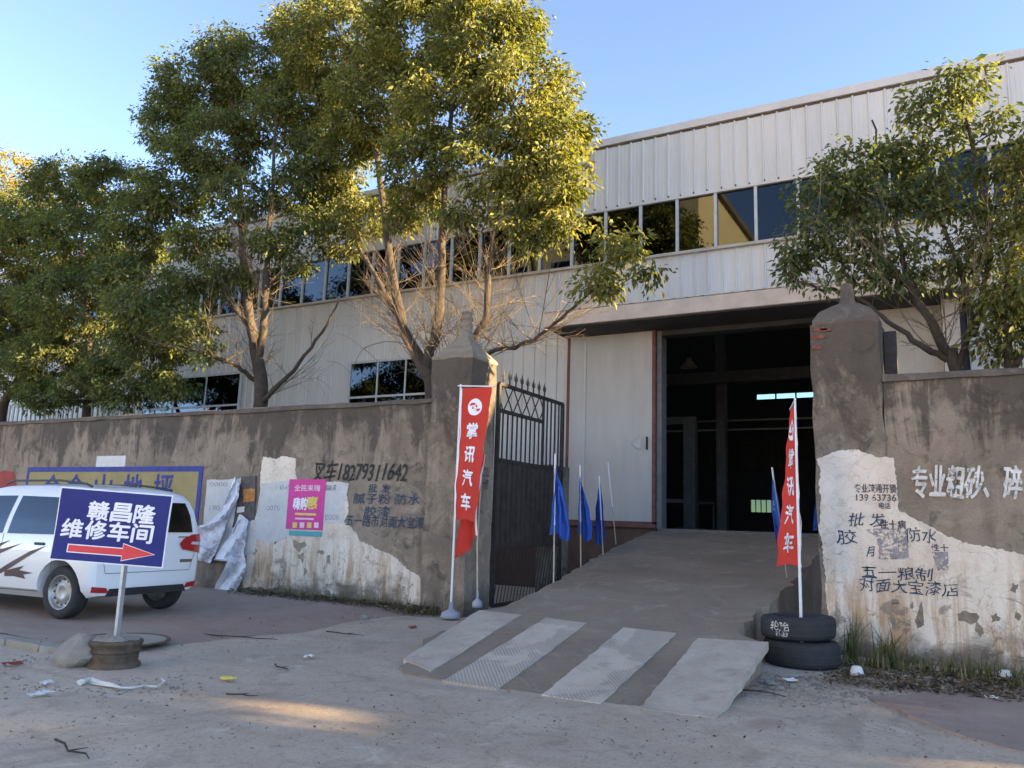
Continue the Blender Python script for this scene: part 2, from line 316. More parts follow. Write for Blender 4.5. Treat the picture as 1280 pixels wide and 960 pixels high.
M['teal'] = plain('teal_poster_band', (.02, .30, .34), .6, .1, 8); M['goldink'] = plain('yellow_print', (.72, .52, .10), .6, .1, 8)
M['pinkink'] = plain('pale_pink_print', (.78, .50, .58), .6, .1, 8)
M['palebill'] = mk_conc('faded_pale_blue_bill', (.50, .50, .48), (.60, .58, .54), (.34, .43, .47), 4, .2); M['paper'] = plain('white_paper', (.62, .60, .56), .8, .1, 6)
M['billdark'] = plain('dark_printed_bill', (.07, .055, .05), .7, .5, 20); M['orange'] = plain('orange_print', (.45, .16, .03), .7, .4, 16)
M['vinyl'] = plain('white_vinyl_sheet', (.56, .56, .60), .45, .12, 3); M['blackspray'] = NT('black_spray_paint').out((.02, .018, .016), .7)
M['bluespray'] = plain('blue_brush_paint', (.04, .065, .10), .8, .5, 14); M['whitespray'] = plain('white_brush_paint', (.62, .59, .54), .8, .2, 8)
M['greystamp'] = plain('grey_stencil_ink', (.14, .12, .125), .85, .5, 14); M['greybill'] = plain('weathered_grey_bill', (.28, .25, .26), .9, .4, 30)
M['brickred'] = plain('red_brick', (.17, .06, .04), .95, .45, 14, bump=.6); M['leafyellow'] = plain('yellow_scrap', (.62, .50, .06), .7, .1, 8)

def worn_paint(name, c, lo, hi, rough=.8):
    n = NT(name); o = n.co(); cc = n.mix(n.ramp(n.noise(9, 4, .6, o), [(.3, 0), (.7, 1)]), tuple(x*.7 for x in c), tuple(min(1, x*1.3) for x in c)); n.out(cc, rough)
    f = n.math('ADD', n.math('MULTIPLY', n.noise(26, 5, .7, o), .6), n.math('MULTIPLY', n.noise(5, 4, .6, o), .4)); n.set(n.b, 'Alpha', n.ramp(f, [(lo, 0), (hi, 1)])); return n.m
M['bluespray'] = worn_paint('worn_blue_brush_paint', (.035, .065, .11), .40, .50); M['whitespray'] = worn_paint('worn_white_brush_paint', (.60, .57, .52), .38, .46)
M['blackspray'] = worn_paint('worn_black_spray', (.022, .02, .018), .38, .47); M['greystamp'] = worn_paint('worn_stencil_ink', (.10, .085, .09), .42, .50); M['greybill'] = worn_paint('scraped_grey_bill', (.27, .24, .25), .44, .54)
# ------------------------------------------------------------------ lettering
def text_mesh(body, size=1.0, bold=0.0, spacing=1.0, res=3):
    cu = bpy.data.curves.new('t', 'FONT'); cu.body = body; cu.size = size; cu.offset = bold; cu.space_character = spacing; cu.resolution_u = res
    cu.align_x = 'CENTER'; cu.align_y = 'CENTER'
    o = bpy.data.objects.new('t', cu); col.objects.link(o); dg = bpy.context.evaluated_depsgraph_get(); dg.update()
    me = bpy.data.meshes.new_from_object(o.evaluated_get(dg)); bpy.data.objects.remove(o); bpy.data.curves.remove(cu); return me
def letters(body, m, parent, w, h, fn, bold=0.0, name='lettering', jitter=0.0, cuts=(), shear=0.0, seed=1, org=None, spacing=1.0, off=0.0):
    """text fitted to a w x h box centred on 0, vertices sent through fn(x, y)->world"""
    me = text_mesh(body, 1.0, 0.0, spacing)
    n = len(me.vertices)
    if n == 0: return None
    P = np.zeros(n*3, np.float32); me.vertices.foreach_get('co', P); P = P.reshape(-1, 3)
    lo = P.min(0); hi = P.max(0); s = np.array([w/max(hi[0]-lo[0], 1e-6), h/max(hi[1]-lo[1], 1e-6)])
    xy = (P[:, :2]-(lo[:2]+hi[:2])/2)*s
    if cuts:
        P[:, :2] = xy; P[:, 2] = 0; me.vertices.foreach_set('co', P.ravel())
        bm = bmesh.new(); bm.from_mesh(me)
        for c in cuts: bmesh.ops.bisect_plane(bm, geom=bm.verts[:]+bm.edges[:]+bm.faces[:], plane_co=(0, c, 0), plane_no=(0, 1, 0))
        bm.to_mesh(me); bm.free(); n = len(me.vertices); P = np.zeros(n*3, np.float32); me.vertices.foreach_get('co', P); xy = P.reshape(-1, 3)[:, :2]
    if jitter:
        k = 5/h; ph = seed*1.7
        xy = xy+jitter*h*np.stack([np.sin(xy[:, 1]*k+ph+xy[:, 0]*k*.4), np.sin(xy[:, 0]*k*.8+ph*2)+.6*np.sin(xy[:, 0]*k*2.3+ph)], 1)
    xy = xy+np.stack([xy[:, 1]*shear, xy[:, 0]*0], 1)
    org = org or tuple(parent['org']); pc = [np.array(fn(0., 0.), float), np.array(fn(.01, 0.), float), np.array(fn(0., .01), float)]
    nrm = np.cross(pc[1]-pc[0], pc[2]-pc[0]); nrm /= np.linalg.norm(nrm)+1e-12
    if np.dot(nrm, C0-pc[0]) < 0: nrm = -nrm
    tris = [tuple(p.vertices) for p in me.polygons]; V = []; Fc = []; bd = max(bold, 0)*h   # thicker strokes: the glyph laid over itself, each a hair prouder
    for q, (dx, dy) in enumerate(((0, 0),)+(((1, 0), (-1, 0), (0, 1), (0, -1), (.7, .7), (-.7, -.7)) if bd else ())):
        k = len(V); V += [np.array(fn(float(a+dx*bd), float(b+dy*bd)))+nrm*(.0004*q+off) for a, b in xy]; Fc += [tuple(i+k for i in f) for f in tris]
    bpy.data.meshes.remove(me); me = bpy.data.meshes.new(name); me.from_pydata([tuple(p-np.array(org)) for p in V], [], Fc)
    return finish(me, name, m, parent, org, fixn=False)
def wall_at(cx, cz, y, tilt=0.0):
    c, s = math.cos(tilt), math.sin(tilt); return lambda a, b: (cx+a*c-b*s, y, cz+a*s+b*c)
def px_text(body, m, parent, u0, v0, u1, v1, y, bold=0, jitter=0, shear=0, seed=1, name='lettering'):
    """text spanning photo pixels u0..u1 on wall plane y, cap height from v0..v1 at its start"""
    a = on_y(u0, v0, y); b = on_y(u1, v0, y); c = on_y((u0+u1)/2, (v0+v1)/2, y); lo = on_y(u0, v1, y)
    return letters(body, m, parent, abs(b[0]-a[0]), abs(a[2]-lo[2]), wall_at(c[0], c[2], y), bold, name, jitter, (), shear, seed)
def px_patch(name, m, parent, pts, y, t=.006, amp=.0, step=.06, seed=1, back=.01):
    """flat patch traced on wall plane: outline in photo pixels, thickness t in front of y"""
    P = [(on_y(u, v, y)[0], on_y(u, v, y)[2]) for u, v in pts]
    if amp: P = jag(jag(P, amp, step*2, True, seed), amp*.35, step*.35, True, seed+100)
    b = MB(); n = len(P)
    b.add([(x, y-t, z) for x, z in P]+[(x, y+back, z) for x, z in P], [tuple(range(n)), tuple(range(2*n-1, n-1, -1))]+[(i, (i+1)%n, n+(i+1)%n, n+i) for i in range(n)])
    return b.build(name, m, parent)

# ================================================================== SETTING: ground, paving, ramp
def ground():
    fx = np.concatenate([np.array([-400, -120, -50, -30]), np.arange(-24, 10.01, .25), np.array([16, 30, 60, 150, 400])])
    fy = np.concatenate([np.array([-400, -100, -30, -10]), np.arange(-4, 15.3, .25), np.array([20, 40, 80, 160, 400])])
    X, Y = np.meshgrid(fx, fy); Z = .012*np.sin(X*1.3+Y*.7)*np.sin(Y*1.1-.4*X)+.008*np.sin(2.9*X+1)*np.sin(3.3*Y)
    Z *= ((X > -22) & (X < 9) & (Y < 14))
    nx = len(fx); V = np.stack([X, Y, Z], -1).reshape(-1, 3)
    i, j = np.meshgrid(np.arange(nx-1), np.arange(len(fy)-1)); a = (j*nx+i).ravel()
    me = np_mesh('ground', V, np.stack([a, a+1, a+1+nx, a+nx], 1), 4)
    struct(finish(me, 'ground', M['ground'], smooth=True, fixn=False))
ground()
PV = .055   # paving height
def paving():
    # raised red paving in front of the wall, running out flush beside the ramp apron
    xs = np.arange(-30, -5.2, .3); ys = np.array([4.72, 5.2, 5.8, 6.4, 7, 7.6, 8.2, 8.8, 9.4, 9.6])
    X, Y = np.meshgrid(xs, ys); k = np.clip((-6.3-X)/1.3, 0, 1); k = k*k*(3-2*k)
    wob = .1*np.sin(Y*2.1)+.06*np.sin(Y*5)
    X2 = X+np.where(X > -6.5, wob, 0)
    Z = -.02+(PV+.02)*k+.004*np.sin(X*2.2+Y*3)
    nx = len(xs); V = np.stack([X2, Y, Z], -1).reshape(-1, 3); i, j = np.meshgrid(np.arange(nx-1), np.arange(len(ys)-1)); a = (j*nx+i).ravel()
    o = struct(finish(np_mesh('pavement', V, np.stack([a, a+1, a+1+nx, a+nx], 1), 4), 'pavement', M['pave'], smooth=True, fixn=False))
    x = -14.0; base = None
    while x < -6.9:
        L = random.uniform(.48, .56); b = MB().box((x, 4.55+random.uniform(-.01, .01), -.1), (x+L-.012, 4.72, PV+.004+random.uniform(-.006, .004)))
        b.build('kerb_stone', M['kerb'], o, bevel=.012); x += L
    return o
pav = paving()
def side_paving():
    P = [on_z(u, v)[:2] for u, v in ((1085, 872), (1300, 860), (1420, 880), (1420, 985), (1300, 948), (1180, 915))]; P = jag([tuple(p) for p in P], .03, .2, True, 9); n = len(P)
    o = MB().add([(x, y, .014) for x, y in P]+[(x, y, -.03) for x, y in P], [tuple(range(n))]+[(i, (i+1) % n, n+(i+1) % n, n+i) for i in range(n)]).build('pavement', M['pave']); struct(o)
side_paving()
def ramp():
    Ys = [5.78, 6.3, 6.75, 7.3, 7.9, 8.5, 9.1, 9.7, 10.4, 11.0, 12.0, 12.95, 14.0, 14.86]
    Lk = [(5.78, -4.25), (6.75, -4.66), (8, -4.83), (8.1, -4.66), (8.9, -4.70), (9.65, -4.74), (11, -4.92), (12.95, -5.12), (14.9, -5.2)]
    Rk = [(5.78, -1.62), (7.86, -1.70), (7.9, -1.95), (8.75, -1.98), (10.7, -1.90), (12.9, -1.94), (14.9, -1.70)]
    yy = np.unique(np.concatenate([np.arange(5.78, 14.86, .16), [14.86]]))
    L = np.interp(yy, *zip(*Lk)); R = np.interp(yy, *zip(*Rk)); r = np.random.default_rng(3)
    L = L+r.normal(0, .022, len(yy)); R = R+r.normal(0, .03, len(yy))*(yy > 7.95)
    n = 13; V = []; Fc = []
    for y, a, b in zip(yy, L, R):
        z = SLOPE*(y-RY)
        for k in range(n):
            t = k/(n-1); V.append((a+(b-a)*t, y, z+.004+.006*math.sin(3*t*6+y*2.3)*(0 < k < n-1)))
        V.append((b+.02, y, -.12)); V.append((a-.02, y, -.12))
    m = n+2
    for i in range(len(yy)-1):
        for k in range(m): Fc.append((i*m+k, i*m+(k+1) % m, (i+1)*m+(k+1) % m, (i+1)*m+k))
    Fc += [tuple(range(m-1, -1, -1)), tuple(range((len(yy)-1)*m, len(yy)*m))]
    o = struct(MB().add(V, Fc).build('ramp', M['ramp']))
    def strip(front, back, name='ramp_strip', mat=M['strip'], h=.014, seed=1):
        # corners (x,y): front-left, front-right, back-right, back-left, roughened
        P = jag([front[0], front[1], back[1], back[0]], .007, .10, True, seed)
        z = lambda y: max(SLOPE*(y-RY), 0)
        nn = len(P); vs = [(x, y, z(y)+h) for x, y in P]+[(x, y, z(y)-.05) for x, y in P]
        MB().add(vs, [tuple(range(nn))]+[(i, (i+1) % nn, nn+(i+1) % nn, nn+i) for i in range(nn)]).build(name, mat, o)
    strip(((-4.46, 6.1), (-4.02, 5.9)), ((-4.82, 7.98), (-4.27, 7.96)), mat=M['strip_plain'], seed=2)
    strip(((-3.77, 5.70), (-3.25, 5.70)), ((-3.95, 7.93), (-3.46, 7.89)), seed=3)
    strip(((-2.87, 5.72), (-2.39, 5.72)), ((-3.04, 7.85), (-2.49, 7.84)), seed=4)
    strip(((-2.10, 5.74), (-1.56, 5.80)), ((-2.25, 7.74), (-1.62, 7.84)), mat=M['strip_plain'], seed=5)
    # smooth cement apron that feathers the ramp foot into the road
    ap = MB(); pts = [(-5.5, 6.9), (-5.2, 5.6), (-4.4, 5.1), (-3.2, 5.0), (-2.2, 5.15), (-1.3, 5.5), (-1.1, 6.3), (-1.5, 7.0), (-1.6, 6.2), (-4.3, 6.0), (-4.75, 7.1), (-5.0, 7.8)]
    return o
rampo = ramp()

# ================================================================== WAREHOUSE
XL, XR = -30.0, 4.05
DX0, DX1, DTOP = -5.06, -1.6, 5.13       # doorway
bld = thing('warehouse', 'long cream metal-clad workshop with ribbon windows and a tall open doorway', 'warehouse', (-4, BY, 0))
PW = .27
def panel_mesh(h):
    # one sheet: flat pan with shallow pencil ribs and a raised seam at its edge
    prof = [(0, 0), (.012, -.028), (.034, -.028), (.046, 0), (.115, 0), (.12, -.004), (.125, 0), (.19, 0), (.195, -.004), (.2, 0), (PW+.002, 0)]
    me = bpy.data.meshes.new('siding_panel'); n = len(prof)
    me.from_pydata([(x, y, z) for z in (0, h) for x, y in prof], [], [(i, i+1, n+i+1, n+i) for i in range(n-1)])
    me.materials.append(M['siding']); return me
cache = {}
def put_panel(x, z0, z1):
    h = round(z1-z0, 3)
    if h not in cache: cache[h] = panel_mesh(h)
    o = bpy.data.objects.new('siding_panel', cache[h]); col.objects.link(o); o.parent = bld; o.location = (x+4, random.uniform(-.004, .004), z0)
    o['org'] = (0, 0, 0)
Z_SILL, Z_WTOP, Z_EAVE, Z_TOP = 6.72, 7.80, 9.24, 9.43
N = int((XR-XL)/PW)
for i in range(N):
    x = XL+i*PW
    put_panel(x, Z_WTOP+.05+random.uniform(-.004, .004), Z_EAVE)
    put_panel(x, 5.50 if DX0-2.0 < x < .15 else 1.28, Z_SILL-.10)
# beyond the bays in view: the same sheeting as one piece
b = MB()
x = XR
while x < 40:
    for z0, z1 in ((Z_WTOP, Z_EAVE), (1.28, Z_SILL-.1)): b.box((x, BY-.03, z0), (x+.04, BY, z1))
    x += PW
b.box((XR, BY+.002, 0), (40, BY+.2, Z_EAVE)).build('siding_run', M['siding'], bld)['kind'] = 'stuff'
def bpart(name, boxes, m, bevel=0, parent=None):
    b = MB()
    for p, q in boxes: b.box(p, q)
    return b.build(name, m, parent or bld, org=(-4, BY, 0), bevel=bevel)
# backing walls, leaving the ribbon windows and the doorway open
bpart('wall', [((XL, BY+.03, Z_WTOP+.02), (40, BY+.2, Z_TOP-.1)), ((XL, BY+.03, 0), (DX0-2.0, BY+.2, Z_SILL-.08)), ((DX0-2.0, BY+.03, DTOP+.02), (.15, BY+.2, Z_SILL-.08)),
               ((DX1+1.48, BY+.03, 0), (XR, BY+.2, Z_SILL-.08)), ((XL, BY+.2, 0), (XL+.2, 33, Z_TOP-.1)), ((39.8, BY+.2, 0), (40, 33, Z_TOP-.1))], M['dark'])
bpart('eave_flashing', [((XL-.1, BY-.06, Z_EAVE+.035), (40, BY+.05, Z_TOP))], M['fascia'])
bpart('eave_shadow_strip', [((XL, BY-.01, Z_EAVE-.01), (40, BY+.03, Z_EAVE+.034))], M['eavedark'])  # solid dark strip draws the shadow line under the eave flashing
for x in np.arange(XL+1.2, 6, 4.1): bpart('flashing_joint', [((x, BY-.066, Z_EAVE+.03), (x+.05, BY-.06, Z_TOP+.004))], M['fascia'])
bpart('drip_trim', [((XL, BY-.05, Z_WTOP), (40, BY+.02, Z_WTOP+.05))], M['fascia'])
bpart('window_sill', [((XL, BY-.10, Z_SILL-.10), (40, BY+.03, Z_SILL-.045))], M['sill'])
# roof: two shallow pitches
rf = MB(); rid = 24.0; zr = 10.2
rf.add([(XL-.1, BY-.05, Z_TOP+.003), (40, BY-.05, Z_TOP+.003), (40, rid, zr), (XL-.1, rid, zr), (XL-.1, 33.2, Z_TOP), (40, 33.2, Z_TOP)], [(0, 1, 2, 3), (3, 2, 5, 4)])
rf.add([(XL-.1, BY-.05, Z_TOP-.04), (40, BY-.05, Z_TOP-.04), (40, rid, zr-.05), (XL-.1, rid, zr-.05), (XL-.1, 33.2, Z_TOP-.05), (40, 33.2, Z_TOP-.05)], [(3, 2, 1, 0), (4, 5, 2, 3)])
rf.build('roof', M['fascia'], bld)
# fixing screws along the drip trim
scr = bpart('screw', [((XL+.02, BY-.062, Z_WTOP+.06), (XL+.045, BY-.03, Z_WTOP+.085))], M['eavedark'])
for i in range(72, N): copy_to(scr, (i*PW+random.uniform(-.02, .02), 0, random.uniform(-.01, .01)), bld)
# ribbon window: mullion and pane pieces
mull = bpart('mullion', [((XL-.028, BY-.03, Z_SILL-.045), (XL+.028, BY+.06, Z_WTOP))], M['frame']); mull.location = (0, 0, 0)
pane = bpart('pane', [((XL+.03, BY+.02, Z_SILL-.04), (XL+.742, BY+.026, Z_WTOP))], M['glass'])
PP = .772; K = int((8-XL)/PP)
phase = (-4.68-XL) % PP
for k in range(0, K+1):
    dx = k*PP+phase-PP*(1 if phase > 0 else 0)
    if k == 0: mull.location = (dx+PP*0, 0, 0); pane.location = (dx, 0, 0); continue
    copy_to(mull, (dx, 0, 0), bld); p = copy_to(pane, (dx, random.uniform(-.004, .004), 0), bld, (0, 0, random.uniform(-.006, .006)*0))
bpart('pane', [((XL+(K+1)*PP+phase-PP, BY+.02, Z_SILL-.04), (40, BY+.026, Z_WTOP))], M['glass'])
# lower windows behind the trees
for (xa, xb, za, zb) in ((-12.9, -10.3, 3.1, 5.02), (-20.6, -16.6, 3.1, 5.02)):
    fr = bpart('window', [((xa, BY-.075, za), (xa+.06, BY-.02, zb)), ((xb-.06, BY-.075, za), (xb, BY-.02, zb)), ((xa+.06, BY-.075, zb-.06), (xb-.06, BY-.02, zb)), ((xa+.06, BY-.075, za), (xb-.06, BY-.02, za+.06)), ((xa+.06, BY-.074, za+1.0), (xb-.06, BY-.021, za+1.05))], M['frame'])
    nb = 3; w = (xb-xa-.12)/nb
    for i in range(nb):
        for z0, z1 in ((za+.06, za+1.0), (za+1.05, zb-.06)):
            bpart('pane', [((xa+.06+i*w+.02, BY-.055, z0), (xa+.06+(i+1)*w-.02, BY-.05, z1))], M['glass'], parent=fr)
    for i in range(1, nb): bpart('mullion', [((xa+.06+i*w-.02, BY-.072, za+.06), (xa+.06+i*w+.02, BY-.03, zb-.06))], M['frame'], parent=fr)
    bpart('dark_backing', [((xa+.04, BY-.032, za+.03), (xb-.04, BY-.03, zb-.03))], M['dark'], parent=fr)  # dark sheet stands in for the unlit room behind the panes
# doorway: canopy, sliding leaves, steel jambs, dock face
cy = 13.80
bpart('canopy', [((-7.1, cy, 5.13), (.32, BY-.002, 5.42))], M['canopy'], .01)
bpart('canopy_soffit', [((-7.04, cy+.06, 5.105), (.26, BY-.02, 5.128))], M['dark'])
cb = MB(); x = -7.1
while x < .3:
    cb.box((x, cy-.015, 5.425), (x+.2, BY-.04, 5.44)).box((x+.2, cy-.015, 5.432), (x+PW, BY-.04, 5.46)); x += PW
cb.build('canopy_sheet', M['siding'], bld)
dl = bpart('sliding_door', [((-6.92, BY-.14, 1.38), (DX0-.09, BY-.06, 5.10))], M['door'], .004)
bpart('door_seam', [((-6.60, BY-.155, 1.40), (-6.55, BY-.141, 5.0))], M['frame'], parent=dl)
bpart('door_edge_rail', [((DX0-.088, BY-.15, 1.34), (DX0-.02, BY-.05, 5.10))], M['redsteel'], parent=dl)
bpart('door_bottom_rail', [((-6.95, BY-.15, 1.27), (DX0-.02, BY-.05, 1.378))], M['redsteel'], parent=dl)
bpart('door_left_rail', [((-6.975, BY-.15, 1.30), (-6.923, BY-.05, 5.10))], M['redsteel'], parent=dl)
bpart('door_handle', [((DX0-.2, BY-.18, 2.75), (DX0-.17, BY-.142, 3.0))], M['gate'], parent=dl)
# kicked-in dent: a raised ring and a hollow on the door sheet
dn = MB(); c = on_y(797, 553, BY-.14); prof = [(.0, .004), (.05, .006), (.085, .012), (.11, .028), (.128, .016), (.15, .001)]
dn.lathe([(r, -d) for r, d in prof], (c[0], BY-.141, c[2]), 20, 'y').xform(lambda p: (c[0]+(p[0]-c[0])*.72+.02*math.sin(p[2]*30), p[1], p[2])).build('dent', M['door'], dl, smooth=True)
dr = bpart('sliding_door', [((DX1, BY-.14, 1.30), (-.13, BY-.06, 5.10))], M['door'], .004)
bpart('door_seam', [((-.62, BY-.155, 1.32), (-.58, BY-.141, 5.0))], M['frame'], parent=dr)
bpart('column', [((-.12, BY-.45, 0), (.13, BY-.04, 5.12))], M['canopy'])
bpart('door_jamb', [((DX0-.02, BY-.05, FLOOR), (DX0+.07, BY+.25, DTOP))], M['steel'])
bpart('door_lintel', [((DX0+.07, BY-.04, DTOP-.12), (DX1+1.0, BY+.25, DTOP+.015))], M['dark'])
bpart('dock_face', [((XL, BY-.06, -.1), (DX0-.04, BY+.02, 1.265)), ((DX1+.1, BY-.06, -.1), (XR, BY+.02, 1.265))], M['dockred'])
bpart('door_threshold', [((DX0-.02, BY-.02, 1.0), (DX1+.4, BY+.3, FLOOR+.006))], M['floor'])
# interior
bpart('floor', [((XL, BY+.2, 1.05), (40, 33, FLOOR))], M['floor'])
BK = 33.0
sa = on_y(945, 500, BK); sb = on_y(1022, 491, BK); wa = on_y(938, 640, BK); wb = on_y(964, 625, BK)
s0, s1 = sa[0], sb[0]+1.5; sz0, sz1 = sa[2]+.02, sa[2]+.24
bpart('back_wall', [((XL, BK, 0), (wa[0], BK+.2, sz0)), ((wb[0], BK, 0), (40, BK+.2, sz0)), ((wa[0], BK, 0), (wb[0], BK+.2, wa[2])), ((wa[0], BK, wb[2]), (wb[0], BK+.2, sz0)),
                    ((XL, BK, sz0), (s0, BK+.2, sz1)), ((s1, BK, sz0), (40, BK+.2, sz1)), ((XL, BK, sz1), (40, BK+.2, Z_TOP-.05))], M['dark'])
for i in range(5):
    w = (s1-s0)/5; bpart('back_pane', [((s0+i*w+.03, BK+.05, sz0), (s0+(i+1)*w-.03, BK+.056, sz1))], M['glass_in'])
bpart('back_pane', [((wa[0], BK+.05, wa[2]), (wb[0], BK+.056, wb[2]))], M['glass_greenery'])
for i in range(5): bpart('back_mullion', [((wa[0]+i*(wb[0]-wa[0])/4-.015, BK+.03, wa[2]), (wa[0]+i*(wb[0]-wa[0])/4+.015, BK+.09, wb[2]))], M['steel'])
for i in range(6): bpart('back_mullion', [((s0+i*(s1-s0)/5-.03, BK+.03, sz0), (s0+i*(s1-s0)/5+.03, BK+.09, sz1))], M['steel'])
for x in (-12, -6.2, -.4, 5.4): bpart('roof_post', [((x-.14, 24-.14, FLOOR), (x+.14, 24.14, 9.9))], M['steel'])
bpart('crane_beam', [((XL, 23.6, 5.6), (30, 23.9, 5.95))], M['steel'])
for z in (4.45, 4.75): bpart('pipe_rail', [((-14, 26, z), (3, 26.05, z+.05))], M['frame'])

def top_mesh(b, name, mat, label, cat, org, group=None, **kw): return tag(b.build(name, mat, None, org=org, **kw), label, cat, group)
# things that stand in the workshop, all in deep shade
lamp = thing('pendant_lamp', 'grey bell-shaped pendant lamp hanging inside the dark doorway', 'lamp', (-5.4, 18, 4.4))
lp = on_y(861, 455, 18)
lamp.location = lp; lamp['org'] = tuple(lp)
MB().lathe([(.0, .16), (.05, .15), (.07, .08), (.19, -.06), (.2, -.09)], lp, 20).build('lamp_shade', M['steel'], lamp, smooth=True)
MB().tube([(lp[0], lp[1], lp[2]+.15), (lp[0], lp[1], 9.3)], .012, 6).build('cable', M['black'], lamp)
wb_ = thing('workbench', 'dark steel workbench standing deep inside the workshop', 'workbench', (-9.4, 26, FLOOR))
MB().box((-12, 25.4, 2.05), (-6.8, 26.2, 2.12)).build('bench_top', M['steel'], wb_)
for x in (-11.9, -9.4, -6.9):
    for y in (25.45, 26.1): MB().box((x, y, FLOOR), (x+.06, y+.06, 2.05)).build('leg', M['steel'], wb_)
lift = thing('two_post_lift', 'two-post vehicle lift standing dim inside the workshop', 'vehicle lift', (-7.4, 21.5, FLOOR))
for x in (-9.2, -6.4):
    MB().box((x-.16, 21.3, FLOOR), (x+.16, 21.6, 4.1)).build('post', M['steel'], lift); MB().box((x-.3, 21.1, FLOOR), (x+.3, 21.8, FLOOR+.03)).build('base_plate', M['steel'], lift)
MB().box((-9.36, 21.36, 4.1), (-6.24, 21.54, 4.3)).build('cross_beam', M['steel'], lift)
for x in (-9.2, -6.4):
    for s in (-1, 1): MB().bar((x, 21.45, 2.0), (x+(.9 if x < -8 else -.9), 21.45+.6*s, 2.0), .1, .1).build('lift_arm', M['steel'], lift)
bn = thing('wall_banner', 'dark banner with large faint characters on the workshop back wall', 'banner', (-9, BK, 3))
a = on_y(905, 520, BK-.1); bq = on_y(985, 610, BK-.1)
MB().box((a[0]-3, BK-.12, bq[2]), (bq[0]+.4, BK-.1, a[2]+.1)).build('sheet', M['dark'], bn)
M['dimink'] = plain('dim_ochre_print', (.09, .07, .045), .8, .2, 5)
for ch, u in (('创', 898), ('言', 935), ('机', 965)): px_text(ch, M['dimink'], bn, u-13, 545, u+13, 585, BK-.125, .01)

# ================================================================== BOUNDARY WALLS, PILLARS, GATE
def wall_run(x0, x1, zt, name, label, org, seed):
    t = thing(name, label, 'wall', org); r = random.Random(seed); n = max(2, int((x1-x0)/.35)); V = []; Fc = []
    for i in range(n+1):
        x = x0+(x1-x0)*i/n; z = zt-.07+r.uniform(-.012, .012); j = r.uniform(-.006, .006)
        V += [(x, WY+j, -.1), (x, WY+j+r.uniform(-.006, .006), 1.5), (x, WY+j, z), (x, WY+.24, z), (x, WY+.24, -.1)]
    for i in range(n):
        for k in range(4): Fc.append((i*5+k, i*5+k+1, i*5+k+6, i*5+k+5))
    Fc += [(0, 1, 2, 3, 4), tuple(n*5+k for k in (4, 3, 2, 1, 0))]
    MB().add(V, Fc).build('wall_face', M['wall'], t, smooth=False)
    V = []; Fc = []
    for i in range(n+1):
        x = x0+(x1-x0)*i/n; q = lambda a: r.uniform(-a, a)
        V += [(x, WY-.035+q(.012), zt-.075+q(.012)), (x, WY-.03+q(.012), zt-.01+q(.014)), (x, WY+.08, zt+.012+q(.016)), (x, WY+.27, zt-.01+q(.014)), (x, WY+.27, zt-.075)]
    for i in range(n):
        for k in range(5): Fc.append((i*5+k, i*5+(k+1) % 5, (i+1)*5+(k+1) % 5, (i+1)*5+k))
    Fc += [(0, 1, 2, 3, 4), tuple(n*5+k for k in (4, 3, 2, 1, 0))]
    MB().add(V, Fc).build('coping', M['coping'], t)
    return t
lwall = wall_run(-32, -6.705, 3.05, 'boundary_wall', 'stained grey-brown rendered wall with yellow painted notice and pink poster', (-12, WY, 0), 1)
rwall = wall_run(-.69, 30, 3.03, 'boundary_wall', 'stained dark rendered wall with white brushed characters and peeling whitewash below', (1, WY, 0), 2)
def pillar(x0, x1, y0, y1, zt, levels, label, org, taper=0.0, jagl=0):
    t = thing('gate_pillar', label, 'pillar', org); V = []; Fc = []; zs = np.linspace(-.1, zt, 15); r = random.Random(int(x0*10)); nseg = 6
    ring = [(0, 0, s/nseg, 0) for s in range(nseg)]
    for z in zs:
        c = []
        for k in range(nseg): c.append((x0+(x1-x0)*k/nseg, y0))
        for k in range(nseg): c.append((x1, y0+(y1-y0)*k/nseg))
        for k in range(nseg): c.append((x1+(x0-x1)*k/nseg, y1))
        for k in range(nseg): c.append((x0, y1+(y0-y1)*k/nseg))
        for k, (x, y) in enumerate(c):
            f = .02 if k % nseg == 0 else .006
            V.append((x+r.uniform(-f, f)+(jagl*(z-2) if x < (x0+x1)/2 else 0), y+r.uniform(-.006, .006), z))
    m = 4*nseg
    for i in range(len(zs)-1):
        for k in range(m): Fc.append((i*m+k, i*m+(k+1) % m, (i+1)*m+(k+1) % m, (i+1)*m+k))
    Fc.append(tuple(range((len(zs)-1)*m, len(zs)*m)))
    MB().add(V, Fc).build('shaft', M['pillar'], t)
    cx, cy_ = (x0+x1)/2, (y0+y1)/2; V = []; Fc = []
    hx, hy = (x1-x0)/2, (y1-y0)/2
    for f, z, sq in levels:
        for k in range(20):
            a = 2*math.pi*(k+.5)/20; ca, sa_ = math.cos(a), math.sin(a); mx = max(abs(ca), abs(sa_)); rr = sq/mx+(1-sq)
            V.append((cx+hx*f*ca*rr+r.uniform(-.008, .008), cy_+hy*f*sa_*rr+r.uniform(-.008, .008), z+r.uniform(-.006, .006)))
    for i in range(len(levels)-1):
        for k in range(20): Fc.append((i*20+k, i*20+(k+1) % 20, (i+1)*20+(k+1) % 20, (i+1)*20+k))
    Fc.append(tuple(range((len(levels)-1)*20, len(levels)*20)))
    MB().add(V, Fc).build('cap', M['cap'] if zt < 3.65 else M['coping'], t)
    return t
